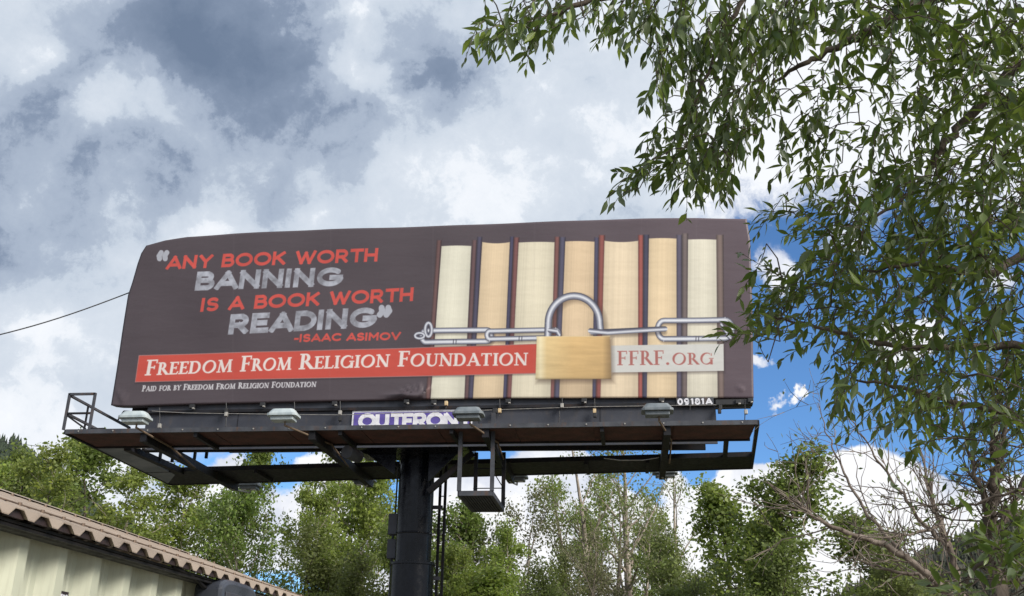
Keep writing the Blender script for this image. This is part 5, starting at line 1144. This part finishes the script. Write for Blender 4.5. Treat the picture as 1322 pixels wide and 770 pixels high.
for i in order:
    p, dr, out = targets[i]; out = _n(out + r.normal(0, .25, 3) + np.array((0, 0, -dr * .35))); L_ = r.uniform(.16, .34)
    st = p - out * L_ * .5
    j = int(np.argmin(np.linalg.norm(NA[:nn_] - st, axis=1))); a_ = NA[j]; gap_ = np.linalg.norm(st - a_)
    if gap_ > .03:
        nst = max(3, int(gap_ / .06)); tt = np.linspace(0, 1, nst)[:, None]; sag = np.array((0, 0, 1)) * (.10 * gap_)
        con = a_ * (1 - tt) + st * tt + sag * np.sin(tt * math.pi) + r.normal(0, .006, (nst, 3)) * np.sin(tt * math.pi)
        shoots.tube(con, np.linspace(min(.007, .002 + gap_ * .008), .0022, nst), 4, False); NA[nn_:nn_ + nst] = con; nn_ += nst
    nseg = 7; d = out.copy(); pts = [st]
    for _ in range(nseg): d = _n(d + r.normal(0, .13, 3) + np.array((0, 0, -dr * .16))); pts.append(pts[-1] + d * L_ / nseg)
    pts = np.array(pts); shoots.tube(pts, np.linspace(.0024, .001, nseg + 1), 3, False); NA[nn_:nn_ + 4] = pts[1:5]; nn_ += 4
    nl = int(L_ / .0235); phase = r.uniform(0, 6.28)
    for q in range(nl):
        f_ = (q + .6) / nl * nseg; k_ = min(nseg - 1, int(f_)); bp = pts[k_] + (pts[k_ + 1] - pts[k_]) * (f_ - k_); ax = _n(pts[k_ + 1] - pts[k_])
        s1 = _n(np.cross(ax, (0.3, .2, 1))); s2 = np.cross(ax, s1); an = phase + q * 2.4
        side = s1 * math.cos(an) + s2 * math.sin(an); open_ = r.uniform(.5, 1.0); ld = _n(ax * (1.15 - open_ * .4) + side * open_ + np.array((0, 0, -dr * r.uniform(.2, 1.0) - .05)) + r.normal(0, .2, 3))
        nm = _n(np.cross(np.cross(ld, (0, 0, 1) + r.normal(0, .45, 3)), ld)); leaves.append((bp, ld, nm, (.034 + .070 * r.random() ** 1.2) * (.65 + .35 * math.sin(math.pi * (q + 1) / (nl + 1)))))
o = shoots.build('shoots', M['bark_grey'], wil, fix=False); tag(o, kind='stuff')
PROF = [(0, 0.0), (.10, .046), (.32, .155), (.56, .160), (.80, .078), (1.0, 0)]
def leaf_geo(n_r, curl, fold=.35):
    """lanceolate blade, folded along the midrib and curved; unit length along +x"""
    vs = []; zc_ = lambda t: -curl * t * t
    for t, w_ in PROF[1:-1]: vs += [(t, -w_, zc_(t) + w_ * fold), (t, 0, zc_(t)), (t, w_, zc_(t) + w_ * fold)]
    vs = [(0, 0, 0)] + vs + [(1, 0, zc_(1))]; n_ = len(PROF) - 2; fs = [(0, 2, 1), (0, 3, 2)]
    for i in range(n_ - 1):
        a0 = 1 + i * 3; fs += [(a0, a0 + 1, a0 + 4, a0 + 3), (a0 + 1, a0 + 2, a0 + 5, a0 + 4)]
    e0 = 1 + (n_ - 1) * 3; last = len(vs) - 1; fs += [(e0, e0 + 1, last), (e0 + 1, e0 + 2, last)]
    return np.array(vs), fs
LG = [leaf_geo(0, c) for c in (.05, .16, .30, -.08)]
# the leaves that show largest become parts of their own
depth = np.array([np.dot(R.T @ (l[0] - EYE), (0, 0, -1)) for l in leaves]); scr = np.array([R.T @ (l[0] - EYE) for l in leaves]); su = CX + F * scr[:, 0] / -scr[:, 2]; sv = CY - F * scr[:, 1] / -scr[:, 2]
face = np.array([abs(np.dot(l[2], _n(l[0] - EYE))) * np.linalg.norm(np.cross(l[1], _n(l[0] - EYE))) for l in leaves]); big = np.array([l[3] for l in leaves]) ** 2 * (face + .1) / depth ** 2
big[(su < 0) | (su > 1322) | (sv < 0) | (sv > 770)] = 0
pick = set(np.argsort(-big)[:290].tolist())
lmesh = []
for vs, fs in LG:
    me_ = bpy.data.meshes.new('leaf'); me_.from_pydata(vs.tolist(), [], fs); me_.materials.append(M['leaf_willow']); me_.polygons.foreach_set('use_smooth', [True] * len(fs)); me_.update(); lmesh.append(me_)
rest = {k_: [] for k_ in range(4)}
wb = np.array(wbase)
for i, (p, d, nm, s_) in enumerate(leaves):
    k_ = i % 4; y_ = np.cross(nm, d); B = np.stack([d, y_, nm], 1) * s_
    if i in pick:
        o = bpy.data.objects.new('leaf', lmesh[k_]); COL.objects.link(o); o.parent = wil
        o.matrix_local = Matrix([[*B[0], p[0] - wb[0]], [*B[1], p[1] - wb[1]], [*B[2], p[2] - wb[2]], [0, 0, 0, 1]])
    else: rest[k_].append((B, p))
AV, AF, off = [], [], 0
for k_, lst in rest.items():
    vs, fs = LG[k_]
    if not lst: continue
    Bs = np.array([b[0] for b in lst]); Ps = np.array([b[1] for b in lst]); VV = np.einsum('nij,vj->nvi', Bs, vs) + Ps[:, None]; nvv = len(vs)
    AV.append(VV.reshape(-1, 3))
    for q in range(len(lst)): b0 = off + q * nvv; AF += [tuple(b0 + x for x in f) for f in fs]
    off += nvv * len(lst)
m = MB(); m.v = [np.vstack(AV)]; m.f = AF; m.mi = [0] * len(AF); m.n = off
o = m.build('foliage', M['leaf_willow'], wil, smooth=True, fix=False, loc=wbase); tag(o, kind='stuff')
print('leaves', len(leaves), 'nodes', nn_, 'tris', sum(len(o.data.polygons) for o in sc.objects if o.type == 'MESH'))
